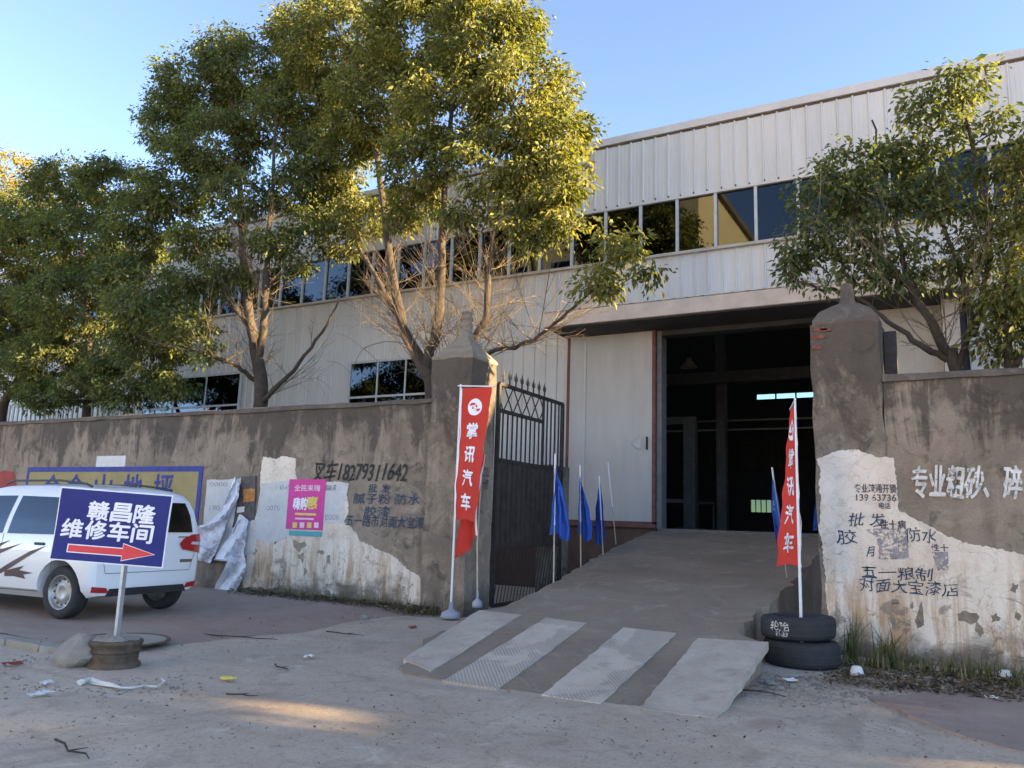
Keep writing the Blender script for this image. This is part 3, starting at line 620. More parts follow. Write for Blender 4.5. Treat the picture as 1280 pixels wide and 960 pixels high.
lp_ = pillar(-6.70, -6.00, 9.50, 10.18, 3.62, [(1.0, 3.60, 1), (1.03, 3.63, 1), (.98, 3.67, 1), (.74, 3.77, .95), (.5, 3.88, .85), (.32, 3.97, .6), (.25, 4.04, .4), (.23, 4.13, .2), (.29, 4.16, 0), (.24, 4.20, 0), (.22, 4.24, 0), (.30, 4.27, 0), (.23, 4.30, 0), (.2, 4.34, 0), (.25, 4.365, 0), (.12, 4.40, 0)],
             'tall rendered gate pillar with bottle-shaped finial beside the iron gate', (-6.35, 9.84, 0))
rp_ = pillar(-1.41, -.70, 9.54, 10.22, 3.66, [(1.0, 3.64, 1), (1.0, 3.70, 1), (.8, 3.82, .9), (.52, 3.90, .7), (.28, 3.95, .4), (.22, 4.0, .2), (.2, 4.12, 0), (.17, 4.2, 0)],
             'dark stained gate pillar with broken cap and exposed brick corner', (-1.05, 9.88, 0), jagl=-.012)
for i, (u, v, w) in enumerate(((1024, 411, 10), (1023, 421, 8), (1032, 412, 7), (1021, 434, 6))):
    p = on_y(u, v, 9.53); s = w/1000*9; MB().box((p[0]-s, 9.529, p[2]-.026), (p[0]+s, 9.56, p[2]+.022)).build('brick', M['brickred'], rp_, bevel=.006)
# narrow dark upright box behind the pillar
tag(MB().box((-.69, 10.0, 0), (-.56, 10.12, 3.62)).build('dark_upright', M['gate'], None, org=(-.62, 10.06, 0)), 'narrow dark upright strip behind the brick-cornered pillar', 'post')

# gate leaf swung inward
GX, GY0, GY1 = -5.98, 10.24, 12.45
gate = thing('iron_gate', 'rusty iron gate leaf with trident spikes swung open beside the pillar', 'gate', (GX, (GY0+GY1)/2, .2))
def gb(name, a, b, w, parent=gate, mat=None): return MB().bar(a, b, w).build(name, mat or M['gate'], parent)
Z0, ZM, ZL, ZT = .10, 2.2, 2.94, 3.34; YM = 11.72
for y in (GY0, GY1): gb('stile', (GX, y, Z0), (GX, y, ZT), .055)
gb('stile', (GX, YM, ZM), (GX, YM, ZT), .035)
for z, y1 in ((ZT, GY1), (ZL, YM), (ZM, GY1), (.95, GY1), (Z0, GY1)): gb('rail', (GX, GY0, z), (GX, y1, z), .05)
for i in range(1, 10): y = GY0+(YM-GY0)*i/10; gb('gate_bar', (GX, y, ZM), (GX, y, ZL), .02)
for i in range(1, 5): y = YM+(GY1-YM)*i/5; gb('gate_bar', (GX, y, ZM), (GX, y, ZT), .022)
for i in range(5):
    a = GY0+(YM-GY0)*i/5; c = GY0+(YM-GY0)*(i+1)/5; m = (a+c)/2
    for p, q in (((a, (ZL+ZT)/2), (m, ZT)), ((m, ZT), (c, (ZL+ZT)/2)), ((a, (ZL+ZT)/2), (m, ZL)), ((m, ZL), (c, (ZL+ZT)/2))): gb('lattice_bar', (GX, p[0], p[1]), (GX, q[0], q[1]), .014)
for i in range(8):
    y = GY0+.12+(YM-GY0-.1)*i/7; b = MB().bar((GX, y, ZT), (GX, y, ZT+.17), .018)
    b.add([(GX-.008, y-.022, ZT+.15), (GX+.008, y-.022, ZT+.15), (GX+.008, y+.022, ZT+.15), (GX-.008, y+.022, ZT+.15), (GX, y, ZT+.27)], [(3, 2, 1, 0), (0, 1, 4), (1, 2, 4), (2, 3, 4), (3, 0, 4)])
    for s in (-1, 1): b.tube([(GX, y, ZT+.1), (GX, y+s*.045, ZT+.13), (GX, y+s*.05, ZT+.2)], [.008, .008, .003], 5)
    b.build('spike', M['gate'], gate)
sh = MB().box((GX-.004, GY0+.03, .97), (GX+.004, GY1-.03, ZM-.02)).build('sheet_panel', M['gatesheet'], gate)
for i in range(1, 14): y = GY0+(GY1-GY0)*i/14; MB().box((GX+.005, y-.012, .98), (GX+.025, y+.012, ZM-.03)).build('sheet_rib', M['gatesheet'], sh)
for i in range(22):
    y = GY0+(GY1-GY0)*(i+.5)/22; gb('mesh_bar', (GX, max(GY0, y-.12), .12), (GX, min(GY1, y+.12), .93), .010)
tag(MB().box((-6.45, 12.5, -.1), (-6.2, float(on_x(712, 580, -6.2)[1]), 2.3)).build('yard_wall', M['wall'], None, org=(-6.3, 13.6, 0)), 'low rendered yard wall behind the open gate leaf', 'wall')
# pale railing glimpsed far behind the trees
rail = thing('railing', 'pale green metal railing behind the densest trees', 'railing', (-23, 13.2, 0))
for x in np.arange(-29, -18.4, .22): MB().bar((x, 13.2, .0), (x, 13.2, 4.2), .04).build('baluster', M['frame'], rail)
for z in (.4, 3.3, 4.15): MB().bar((-29, 13.24, z), (-18.4, 13.24, z), .05).build('rail', M['frame'], rail)

# ---- what is painted, pasted and written on the walls
px_patch('whitewash', M['white'], lwall, [(329, 571), (370, 573), (371, 602), (430, 604), (436, 628), (430, 652), (450, 676), (474, 688), (495, 698), (515, 715), (540, 738), (556, 766), (480, 757), (420, 748), (360, 737), (303, 735), (308, 690), (318, 650), (326, 610)], WY-.008, .004, .03, .07, 4, .02)
px_patch('whitewash', M['white'], rwall, [(1020, 574), (1040, 565), (1069, 562), (1094, 571), (1116, 572), (1122, 604), (1123, 638), (1156, 654), (1181, 669), (1212, 680), (1244, 685), (1280, 693), (1340, 702), (1420, 715), (1420, 890), (1280, 852), (1150, 836), (1050, 822), (1036, 800), (1034, 760), (1028, 700), (1025, 622)], WY-.03, .004, .03, .07, 5, .04)
yr, yl = WY-.0345, WY-.0125    # just in front of the whitewash skins
ylw = WY-.014
# yellow notice with blue border
def wrect(name, m, parent, x0, x1, z0, z1, y, t=.004, bk=.02): return MB().box((x0, y-t, z0), (x1, y+bk, z1)).build(name, m, parent)
wrect('notice_panel', M['yellowpaint'], lwall, -16.6, -11.55, .72, 2.0, WY-.008)
for nm, a in (('notice_border', (-16.68, -11.46, 1.98, 2.075)), ('notice_border', (-11.55, -11.46, .70, 1.98)), ('notice_border', (-16.68, -16.6, .70, 1.98)), ('notice_border', (-16.6, -11.55, .64, .72))): wrect(nm, M['bluepaint'], lwall, *a, WY-.012)
wrect('white_patch', M['paper'], lwall, on_y(121, 578, WY)[0], on_y(157, 578, WY)[0], 2.076, 2.28, WY-.008)
for ch, u in (('合', 67), ('金', 96), ('山', 131), ('地', 168), ('坪', 206)): 
    p = on_y(u, 598, WY); letters(ch, M['bluepaint'], lwall, .5, .5, wall_at(p[0], 1.68, WY-.0175), .02)
px_patch('red_patch', M['redpaint'], lwall, [(-80, 592), (18, 590), (21, 612), (8, 636), (-80, 640)], WY-.008, .004, .04, .1, 3, .02)
# pasted bills
def bill(m, pts, y, seed, amp=.012, nm='bill'): return px_patch(nm, m, lwall, pts, y, .003, amp, .05, seed, .012)
bill(M['palebill'], [(259, 600), (318, 597), (319, 690), (285, 700), (252, 690), (255, 640)], WY-.013, 7)
bill(M['palebill'], [(326, 604), (364, 600), (364, 668), (340, 680), (318, 672)], WY-.0135, 8)
bill(M['palebill'], [(403, 601), (436, 604), (430, 632), (430, 654), (404, 654)], WY-.0135, 9)
bill(M['billdark'], [(302, 596), (320, 595), (318, 650), (290, 660), (296, 630)], WY-.0165, 10)
bill(M['orange'], [(304, 612), (319, 611), (318, 626), (304, 628)], WY-.020, 11)
bill(M['paper'], [(297, 634), (306, 633), (305, 640), (296, 641)], WY-.020, 12, .004)
for u0, v0, u1, v1, tx in ((262, 603, 284, 608, '0000'), (262, 632, 280, 638, '1807'), (345, 606, 362, 612, '188'), (333, 632, 350, 638, '0070'), (407, 606, 420, 613, '1'), (406, 643, 424, 650, '0008')): px_text(tx, M['greybill'], lwall, u0, v0, u1, v1, WY-.018, 0, .03, 0, 3, 'bill_print')
# pink poster
post = thing('pink_poster', 'magenta event poster with teal bottom band pasted on the wall', 'poster', tuple(on_y(382, 636, WY)))
def prect(name, m, u0, v0, u1, v1, y): a = on_y(u0, v0, y); c = on_y(u1, v1, y); return wrect(name, m, post, a[0], c[0], c[2], a[2], y, .002, .001)
PY = WY-.022
prect('sheet', M['pink'], 362, 599, 403, 663, PY); prect('footer_band', M['teal'], 361.5, 663, 402, 671, PY)
px_text('全民来嗨', M['pinkink'], post, 368, 606, 400, 614, PY-.004, .02); px_text('嗨购', M['white_ink'], post, 367, 622, 384, 637, PY-.004, .03, 0, .1)
px_text('惠', M['goldink'], post, 383, 621, 397, 636, PY-.004, .03, 0, .1)
prect('print_bar', M['goldink'], 369, 641, 395, 644.5, PY-.003); prect('print_bar', M['pinkink'], 369, 647, 392, 650, PY-.003)
for k in range(4): prect('print_block', M['pinkink'] if k % 2 else M['goldink'], 366+k*9, 653, 371+k*9, 660, PY-.003)
# graffiti on the notice wall
px_text('叉车18279311642', M['blackspray'], lwall, 390, 576, 507, 602, WY-.012, .012, .03, .18, 2, 'graffiti')
px_text('批 发', M['bluespray'], lwall, 460, 605, 488, 616, WY-.012, 0.008, .022, .1, 3, 'graffiti')
px_text('腻子粉 防水', M['bluespray'], lwall, 441, 617, 524, 630, WY-.012, 0.008, .022, .05, 4, 'graffiti')
px_text('胶漆', M['bluespray'], lwall, 455, 633, 487, 646, WY-.012, 0.008, .022, .1, 5, 'graffiti')
px_text('五一路市对面大宝漆店', M['bluespray'], lwall, 431, 645, 539, 659, WY-.0125, 0.008, .022, .05, 6, 'graffiti')
px_text('专业粗砂、碎、', M['whitespray'], rwall, 1138, 583, 1284, 622, WY-.012, .02, .025, .1, 7, 'graffiti')
px_text('批 发', M['bluespray'], rwall, 1061, 641, 1107, 658, yr-.003, .002, .05, .1, 8, 'graffiti')
px_text('胶', M['bluespray'], rwall, 1046, 662, 1071, 680, yr-.003, .002, .05, .0, 9, 'graffiti')
px_text('防水', M['bluespray'], rwall, 1134, 660, 1171, 678, yr-.003, .002, .05, .05, 10, 'graffiti')
px_text('月', M['bluespray'], rwall, 1083, 683, 1093, 696, yr-.003, .012, .05, .05, 11, 'graffiti')
px_text('五一粮制', M['bluespray'], rwall, 1076, 708, 1165, 724, yr-.003, .002, .06, .05, 12, 'graffiti')
px_text('对面大宝漆店', M['bluespray'], rwall, 1073, 725, 1196, 742, yr-.003, .002, .06, .05, 13, 'graffiti')
px_text('专业疏通开锁', M['greystamp'], rwall, 1068, 605, 1120, 616, yr-.003, .02, 0, 0, 14, 'stencil')
px_text('139 63736', M['greystamp'], rwall, 1070, 618, 1120, 626, yr-.003, .03, 0, 0, 15, 'stencil')
px_text('电话', M['greystamp'], rwall, 1099, 628, 1113, 636, yr-.003, .02, 0, 0, 16, 'stencil')
px_patch('grey_bill', M['greybill'], rwall, [(1082, 662), (1134, 661), (1136, 697), (1098, 699), (1096, 672)], yr-.001, .002, .012, .05, 17, .006)
px_text('性十病', M['greystamp'], rwall, 1100, 650, 1132, 661, yr-.004, .03, 0, 0, 18, 'stencil')
px_patch('grey_bill', M['greybill'], rwall, [(1164, 690), (1185, 690), (1186, 712), (1172, 713)], yr-.001, .002, .01, .04, 19, .006)
px_text('性十', M['greystamp'], rwall, 1164, 680, 1185, 689, yr-.004, .03, 0, 0, 20, 'stencil')
def spot(u, v, a, c, i):
    r = random.Random(i*7+3); n = 9; k = [r.uniform(.35, 1.0) for _ in range(n)]; return [(u+a*k[j]*math.cos(2*math.pi*j/n), v+c*k[j]*math.sin(2*math.pi*j/n)) for j in range(n)]
# flaked-off places where the dark render shows through the whitewash
fl = [(1150, 770, 9, 24), (1212, 772, 18, 13), (1224, 785, 7, 12), (1244, 772, 8, 8), (1140, 757, 5, 6), (1272, 770, 6, 9), (1118, 752, 9, 8), (1268, 735, 5, 8)]
for i, (u, v, a, c) in enumerate(fl): px_patch('flaked_spot', M['wall'], rwall, spot(u, v, a, c, i), yr-.001, .001, .012, .03, 30+i, .006)
fl = [(343, 672, 7, 10), (372, 682, 12, 9), (377, 696, 5, 9), (401, 690, 6, 4), (410, 700, 4, 9), (381, 714, 3, 8), (333, 668, 4, 6), (318, 690, 4, 6)]
for i, (u, v, a, c) in enumerate(fl): px_patch('flaked_spot', M['wall'], lwall, spot(u, v, a, c, i+50), yl-.002, .001, .012, .03, 50+i, .006)

px_text('加', M['blackspray'], lp_, 608, 592, 614, 604, 9.49, 0, .05, 0, 2, 'graffiti') if False else None
for ch, z in (('加', 2.0), ('修', 1.82)): letters(ch, M['blackspray'], lp_, .16, .16, (lambda zz: (lambda a, b: (-5.975, 9.95+a, zz+b)))(z), 0, 'graffiti')
# torn vinyl sheet hanging off the wall
def crumple(pts_l, pts_r, y0, bulge, seed, nu=9):
    """sheet between two pixel polylines (left and right edges), crumpled off wall plane"""
    r = np.random.default_rng(seed); m = len(pts_l); ns = 5; V = []; Fc = []
    rows = []
    for i in range(m-1):
        for k in range(ns): t = k/ns; rows.append((np.array(pts_l[i])*(1-t)+np.array(pts_l[i+1])*t, np.array(pts_r[i])*(1-t)+np.array(pts_r[i+1])*t))
    rows.append((np.array(pts_l[-1]), np.array(pts_r[-1])))
    for i, (a, b) in enumerate(rows):
        for k in range(nu):
            s = k/(nu-1); p = a*(1-s)+b*s; off = bulge*math.sin(math.pi*min(1, i/len(rows)*1.3))*(.5+.5*math.sin(s*7+i*.35+seed))+r.uniform(0, .035)
            V.append(on_y(p[0]+r.uniform(-.6, .6), p[1]+r.uniform(-.6, .6), y0-.03-off))
    for i in range(len(rows)-1):
        for k in range(nu-1): Fc.append((i*nu+k, i*nu+k+1, (i+1)*nu+k+1, (i+1)*nu+k))
    return MB().add(V, Fc)
tv = thing('torn_vinyl_sheet', 'torn white vinyl sheet peeling off the wall and trailing on the ground', 'vinyl sheet', tuple(on_y(280, 690, WY-.1)))
for nm, L, Rr, bg_, sd in (('torn_strip', [(293, 596), (284, 620), (276, 640), (258, 655), (246, 658), (248, 680), (252, 690)], [(299, 604), (298, 622), (284, 648), (281, 660), (276, 675), (266, 688), (254, 694)], .10, 1),
                      ('torn_strip', [(300, 642), (288, 668), (266, 700), (284, 702), (268, 735), (262, 748), (264, 752)], [(310, 650), (308, 668), (304, 690), (308, 706), (300, 730), (290, 745), (284, 754)], .14, 2),
                      ('torn_strip', [(252, 690), (246, 682), (247, 700), (256, 693)], [(276, 676), (270, 690), (262, 704), (258, 695)], .12, 3)):
    o = crumple(L, Rr, WY, bg_, sd).build(nm, M['vinyl'], tv); sm = o.modifiers.new('solid', 'SOLIDIFY'); sm.thickness = .004

# ================================================================== WHITE VAN
def make_van():
    wz = [(.20, .72), (.28, .79), (.40, .825), (.60, .838), (.85, .835), (.98, .82), (1.2, .765), (1.4, .70), (1.55, .645), (1.66, .58), (1.8, .5)]
    sx = lambda x: x*.72 if x < 0 else x
    sz = lambda z: z if z < 1.0 else 1.0+(z-1.0)*.90
    wz = [(sz(a), b) for a, b in wz]
    W = lambda z: float(np.interp(z, *zip(*wz)))
    ex = [(-.74, .88), (-.70, .945), (-.62, .985), (-.4, 1), (2.7, 1), (3.2, .965), (3.5, .88), (3.66, .74)]
    ex = [(sx(a), b) for a, b in ex]
    E_ = lambda x: float(np.interp(x, *zip(*ex)))
    top = [(-.74, .98), (-.735, 1.04), (-.69, 1.22), (-.63, 1.40), (-.57, 1.54), (-.50, 1.615), (-.36, 1.655), (.2, 1.69), (.9, 1.70), (1.5, 1.68), (1.95, 1.60), (2.3, 1.40), (2.62, 1.17), (2.8, 1.06), (3.1, 1.00), (3.4, .92), (3.6, .78), (3.66, .62)]
    bot = [(-.74, .30), (-.5, .26), (0, .22), (3.0, .2), (3.4, .22), (3.66, .3)]
    top = [(sx(a), sz(b)) for a, b in top]; bot = [(sx(a), b) for a, b in bot]
    xs = sorted(set([t[0] for t in top]+list(np.arange(-.1, 3.4, .16)))); K = 14; V = []; Fc = []
    for x in xs:
        zt = float(np.interp(x, *zip(*top))); zb = float(np.interp(x, *zip(*bot))); e = E_(x); half = [(0, zb)]
        for k in range(K): z = zb+(zt-.05-zb)*k/(K-1); half.append((W(z)*e*(.93 if k == 0 else 1), z))
        wt = W(zt-.05)*e; half += [(wt*.93, zt-.02), (wt*.75, zt), (wt*.35, zt+.018), (0, zt+.022)]
        V += [(x, y, z) for y, z in half]+[(x, -y, z) for y, z in half[-2:0:-1]]
    m = len(V)//len(xs)
    for i in range(len(xs)-1):
        for k in range(m): Fc.append((i*m+k, i*m+(k+1) % m, (i+1)*m+(k+1) % m, (i+1)*m+k))
    Fc += [tuple(range(m)), tuple(range(len(V)-1, len(V)-m-1, -1))]
    org = (0, 0, 0)
    van = thing('parked_van', 'white people carrier with brown flame stickers parked beside the wall', 'van')
    body = MB().add(V, Fc).build('body', M['vanpaint'], van, org=org, smooth=True)
    # wheel arches cut through the shell
    cut = MB()
    for x in (0, 2.74):
        for s in (-1, 1):
            n = 28; y0, y1 = (.5*s, 1.0*s)
            vs = [(x+.385*math.cos(2*math.pi*k/n), y, .32+.385*math.sin(2*math.pi*k/n)) for y in (y0, y1) for k in range(n)]
            cut.add(vs, [tuple(range(n)), tuple(range(2*n-1, n-1, -1))]+[(k, (k+1) % n, n+(k+1) % n, n+k) for k in range(n)])
    co = cut.build('cutter', None, None); bo = body.modifiers.new('arch', 'BOOLEAN'); bo.object = co; bo.operation = 'DIFFERENCE'; bo.solver = 'EXACT'
    dg = bpy.context.evaluated_depsgraph_get(); dg.update(); me = bpy.data.meshes.new_from_object(body.evaluated_get(dg)); body.modifiers.clear(); body.data = me
    bpy.data.objects.remove(co)
    me.polygons.foreach_set('use_smooth', [True]*len(me.polygons))
    try: me.set_sharp_from_angle(angle=math.radians(35))
    except Exception: pass
    def drape(poly, m, name, s=1, off=.006, zc=.05, parent=van, rear=False):
        poly = [((p[0] if rear else sx(p[0])), sz(p[1])) for p in poly]
        bm = bmesh.new(); vs = [bm.verts.new((p[0], p[1], 0)) for p in poly]; bm.faces.new(vs); bmesh.ops.triangulate(bm, faces=bm.faces[:])
        lo = [min(p[i] for p in poly) for i in (0, 1)]; hi = [max(p[i] for p in poly) for i in (0, 1)]
        for i in (0, 1):
            for c in np.arange(lo[i]+zc, hi[i], zc if i else zc*2): bmesh.ops.bisect_plane(bm, geom=bm.verts[:]+bm.edges[:]+bm.faces[:], plane_co=(c, 0, 0) if i == 0 else (0, c, 0), plane_no=(1, 0, 0) if i == 0 else (0, 1, 0))
        for v in bm.verts:
            a, z = v.co.x, v.co.y
            if rear:
                xr = float(np.interp(z, [sz(q_) for q_ in (.3, .98, 1.04, 1.22, 1.40, 1.54, 1.615)], [sx(q_) for q_ in (-.74, -.74, -.735, -.69, -.63, -.57, -.5)]))
                w = W(z); q = abs(a)/w
                xr += 0 if q < .88 else (q-.88)*.55
                v.co = (xr-off, a, z)
            else: v.co = (a, s*(W(z)*E_(a)+off), z)
        me = bpy.data.meshes.new(name); bm.to_mesh(me); bm.free(); return finish(me, name, m, parent, org, smooth=True)
    for s in (1, -1):
        drape([(-.42, 1.02), (.10, 1.00), (.10, 1.49), (-.05, 1.52), (-.30, 1.50), (-.38, 1.3)], M['vanglass'], 'rear_quarter_window', s)
        drape([(.18, 1.0), (1.05, .985), (1.08, 1.52), (.18, 1.505)], M['vanglass'], 'side_window', s)
        drape([(1.15, .985), (2.15, .965), (1.98, 1.22), (1.72, 1.46), (1.6, 1.51), (1.17, 1.52)], M['vanglass'], 'side_window', s)
        for z0, z1, x in ((.35, 1.0, .14), (.28, .98, 1.11), (.28, .96, 2.18)): drape([(x-.004, z0), (x+.004, z0), (x+.004, z1), (x-.004, z1)], M['seam'], 'door_gap', s, .002)
        drape([(.385, .30), (2.3, .27), (2.3, .278), (.385, .308)], M['seam'], 'sill_gap', s, .002)
        for x in (.30, 1.25):
            MB().box((x, s*.826-.02, .86), (x+.19, s*.826+.02, .895)).build('door_handle', M['black'], van, org=org, bevel=.01)
        mo = MB().lathe([(0, -.07), (.07, -.065), (.095, 0), (.08, .05), (0, .07)], (0, 0, 0), 16).xform(lambda p: (2.02+p[0]*.7, s*(.94)+p[1]*.9, 1.02+p[2])).build('wing_mirror', M['vanpaint'], van, org=org, smooth=True)
        # flame stickers
        for poly in ([(2.0, .56), (1.6, .62), (1.2, .76), (.72, .87), (1.15, .71), (1.5, .58), (1.3, .585), (1.62, .54)],
                     [(1.4, .47), (1.1, .52), (.9, .62), (.55, .78), (.26, .86), (.6, .70), (.85, .57), (1.05, .48)],
                     [(.98, .52), (.80, .56), (.62, .60), (.70, .54), (.44, .52), (.62, .49), (.58, .44), (.80, .46), (.98, .45)],
                     [(2.25, .66), (1.9, .74), (1.45, .86), (1.8, .70)], [(2.35, .46), (2.05, .50), (1.55, .64), (1.9, .50), (1.7, .52), (2.1, .43)], [(1.5, .74), (1.25, .83), (.95, .90), (1.2, .78)]):
            drape(poly, M['sticker'], 'flame_sticker', s, .004, .08)
        # tail lamps wrap the corner
        yl_, yo = .40, .83
        drape([(s*.42, .90), (s*.48, .83), (s*.82, .77), (s*.82, 1.04), (s*.62, 1.03), (s*.48, .97)], M['redlamp'], 'tail_lamp', off=.016, rear=True)
        drape([(s*.60, .895), (s*.78, .885), (s*.78, .925), (s*.62, .93)], M['clearlamp'], 'tail_lamp_lens', off=.021, rear=True)
        drape([(-.70, .84), (-.56, .87), (-.58, 1.04), (-.68, 1.06)], M['redlamp'], 'tail_lamp', s, .008)
        drape([(s*.55, .325), (s*.77, .34), (s*.77, .41), (s*.60, .39)], M['redlamp'], 'rear_reflector', off=.012, rear=True)
        MB().tube([(-.10, s*.60, 1.60), (0, s*.60, 1.635), (.5, s*.59, 1.675), (1.4, s*.585, 1.665), (1.55, s*.58, 1.62)], .014, 6).build('roof_rail', M['black'], van, org=org)
        drape([(3.36, .62), (3.58, .62), (3.55, .76), (3.3, .86), (3.2, .80)], M['clearlamp'], 'headlamp', s, .008)
    drape([(-.62, 1.06), (.62, 1.06), (.60, 1.30), (.54, 1.49), (-.54, 1.49), (-.60, 1.30)], M['vanglass'], 'rear_window', off=.022, rear=True)
    for poly in ([(-.62, .555), (.62, .555), (.62, .562), (-.62, .562)], [(-.627, .555), (-.62, .555), (-.70, .82), (-.707, .82)], [(.627, .555), (.62, .555), (.70, .82), (.707, .82)]): drape(poly, M['seam'], 'tailgate_gap', off=.003, rear=True)
    drape([(-.60, .285), (.60, .285), (.55, .375), (-.55, .375)], M['black'], 'bumper_skirt', off=.008, rear=True)
    drape([(-.16, 1.555), (.16, 1.555), (.15, 1.59), (-.15, 1.59)], M['redlamp'], 'brake_lamp', off=.03, rear=True)
    drape([(-.66, .66), (-.46, .66), (-.46, .70), (-.66, .70)], M['chrome'], 'badge', off=.006, rear=True)
    drape([(-.40, .985), (-.60, .985), (-.60, 1.0), (-.40, 1.0)], M['chrome'], 'badge', off=.006, rear=True)
    ws = MB(); fr = [(2.02, 1.52), (2.3, 1.365), (2.58, 1.18)]
    vs = [(x+.01, s*.9*W(z)*(.99), z+.02) for x, z in fr for s in (-1, -.4, .4, 1)]
    MB().add(vs, [(i*4+k, i*4+k+1, i*4+k+5, i*4+k+4) for i in range(2) for k in range(3)]).build('windscreen', M['vanglass'], van, org=org, smooth=True)
    MB().box((-.1, -.5, .9), (1.9, .5, .95)).build('parcel_shelf', M['black'], van, org=org)
    for x in (.25, 1.2):
        for y in (-.38, .38): MB().box((x, y-.22, .5), (x+.14, y+.22, 1.22)).build('seat', M['black'], van, org=org, bevel=.04)
    MB().box((-.45, -.42, .34), (3.2, .42, .40)).build('floor_pan', M['black'], van, org=org)
    # wheels
    def wheel(x, s):
        y = s*.70
        prof = [(.205, -.085), (.26, -.095), (.295, -.085), (.312, -.06), (.314, 0), (.312, .06), (.295, .085), (.26, .095), (.205, .085)]
        w = MB().lathe(prof, (x, y, .314), 36, 'y').build('wheel', M['tyre'], van, org=org, smooth=True)
        f = s*.085
        rm = MB().lathe([(.212, -f), (.212, f), (.195, f*.98), (.185, f*.55), (.175, f*.30), (.12, f*.55), (.085, f*.72), (.06, f*.60), (0, f*.6)], (x, y, .314), 36, 'y').build('rim', M['rim'], w, org=org, smooth=True)
        for k in range(12):
            a = 2*math.pi*k/12; cx, cz = x+.15*math.cos(a), .314+.15*math.sin(a)
            MB().lathe([(.0, f*.475+s*.004), (.016, f*.47+s*.004)], (cx, y, cz), 8, 'y').build('rim_hole', M['black'], w, org=org)
    for x in (0, 2.74):
        for s in (1, -1): wheel(x, s)
    return van
van = make_van()
p1 = on_z(75, 776, PV); p2 = on_z(213, 761, PV)
van.rotation_euler = (0, 0, math.pi+math.radians(4)); ax = p1+np.array([math.sin(math.radians(4))*-.79, .79*math.cos(math.radians(4)), 0]); van.location = (ax[0]-.16, ax[1]+.02, PV); van.scale = (.96, .96, .93)

# ================================================================== DIRECTION SIGN on a wheel drum
sb0 = on_z(119, 838); SX, SY = sb0[0], sb0[1]+.16
sg = thing('direction_sign', 'blue direction sign with white characters and red arrow on a steel pole', 'sign', (SX, SY, 0))
MB().lathe([(0, .235), (.12, .24), (.165, .235), (.205, .225), (.215, .205), (.20, .18), (.19, .165), (.20, .15), (.205, .14), (.19, .125), (.185, .06), (.20, .045), (.21, .02), (.20, 0), (0, 0)], (SX, SY, 0), 36).xform(lambda p: (p[0]+.004*math.sin(p[2]*90), p[1], p[2])).build('drum_base', M['rust'], sg)
MB().lathe([(0, .25), (.10, .262), (.17, .24), (.19, .225)], (SX, SY, 0), 24).xform(lambda p: (p[0], p[1], p[2]+.012*math.sin(p[0]*60)*math.sin(p[1]*50))).build('cement_fill', M['rock'], sg)
d = math.hypot(SX, SY); fwd = Vector((-math.sin(YAW), math.cos(YAW), 0)); right = Vector((math.cos(YAW), math.sin(YAW), 0))
pc = np.array([SX, SY]); dep = float(np.dot(pc, np.array(fwd[:2])))
def at_dep(u, v, D): r_ = ray(u, v); t = D/(r_[0]*fwd[0]+r_[1]*fwd[1]); return C0+r_*t
MB().bar((SX, SY, .24), (SX, SY, 1.15), .035).build('pole', M['pole'], sg)
bc = Vector(at_dep(139.5, 659, dep-.035)); tl, tr_, br_, bl_ = [Vector(at_dep(u, v, dep-.035)) for u, v in ((78, 607.5), (217.5, 621), (202, 709.5), (61, 701))]
bw = ((tr_-tl).length+(br_-bl_).length)/2; bh = ((tl-bl_).length+(tr_-br_).length)/2; ex_ = ((tr_-tl)+(br_-bl_)).normalized(); ez_ = ((tl-bl_)+(tr_-br_)).normalized(); ez_ = (ez_-ex_*ez_.dot(ex_)).normalized(); en = ex_.cross(ez_)
if en.dot(fwd) > 0: en = -en
def sp_(a, b, o=0.0): return bc+ex_*a+ez_*b+en*(o+.006*math.sin(b*9+a*2))
def sboard(w, h, o0, o1, name, m, c=(0, 0)):
    n = 12; V = []; Fc = []
    for o in (o1, o0):
        for j in range(n+1):
            for i in range(n+1): V.append(sp_(c[0]+w*(i/n-.5), c[1]+h*(j/n-.5), o))
    q = (n+1)**2
    for j in range(n):
        for i in range(n): a = j*(n+1)+i; Fc.append((a, a+1, a+n+2, a+n+1)); Fc.append((q+a, q+a+n+1, q+a+n+2, q+a+1))
    for i in range(n):
        for a, b_ in ((i, i+1), (n*(n+1)+i, n*(n+1)+i+1), (i*(n+1), (i+1)*(n+1)), (i*(n+1)+n, (i+1)*(n+1)+n)): Fc.append((a, b_, q+b_, q+a))
    return MB().add(V, Fc).build(name, m, sg, smooth=False)
sboard(bw, bh, -.012, .0, 'board', M['white_ink']); sboard(bw-.02, bh-.02, .001, .004, 'printed_face', M['blue'])
sl = lambda a, b: sp_(a, b, .0065)
for txt, x, y, w, h in (('赣昌隆', .075, .62, .62, .215), ('维修车间', -.03, .36, .835, .22)):
    cx, cyy = x*bw, (y-.345-.0)*bh; yy_ = {.62: .21, .36: -.055}[y]*bh
    pit = len(txt)
    for i, ch in enumerate(txt):
        letters(ch, M['white_ink'], sg, bw*w/pit*.88, bh*.25, (lambda x0, y0: (lambda a, b: sl(x0+a+b*.06, y0+b)))(x*bw+(i-(pit-1)/2)*bw*w/pit, yy_), .032, cuts=[-.05, 0, .05])
def sarrow(k, o, m, name):
    P = [(-.36, .045), (.12, .045), (.12, .11), (.40, .0), (.12, -.11), (.12, -.045), (-.36, -.045)]
    c = (.01, -.325*bh); V = [sp_(c[0]+x*bw+(k*.01*(1 if x > .2 else -1 if x < 0 else -.4)), c[1]+(y*bh)+k*.008*(1 if y > 0 else -1 if y < 0 else 0), o) for x, y in P]
    return MB().add(V, [tuple(range(7))]).build(name, m, sg)
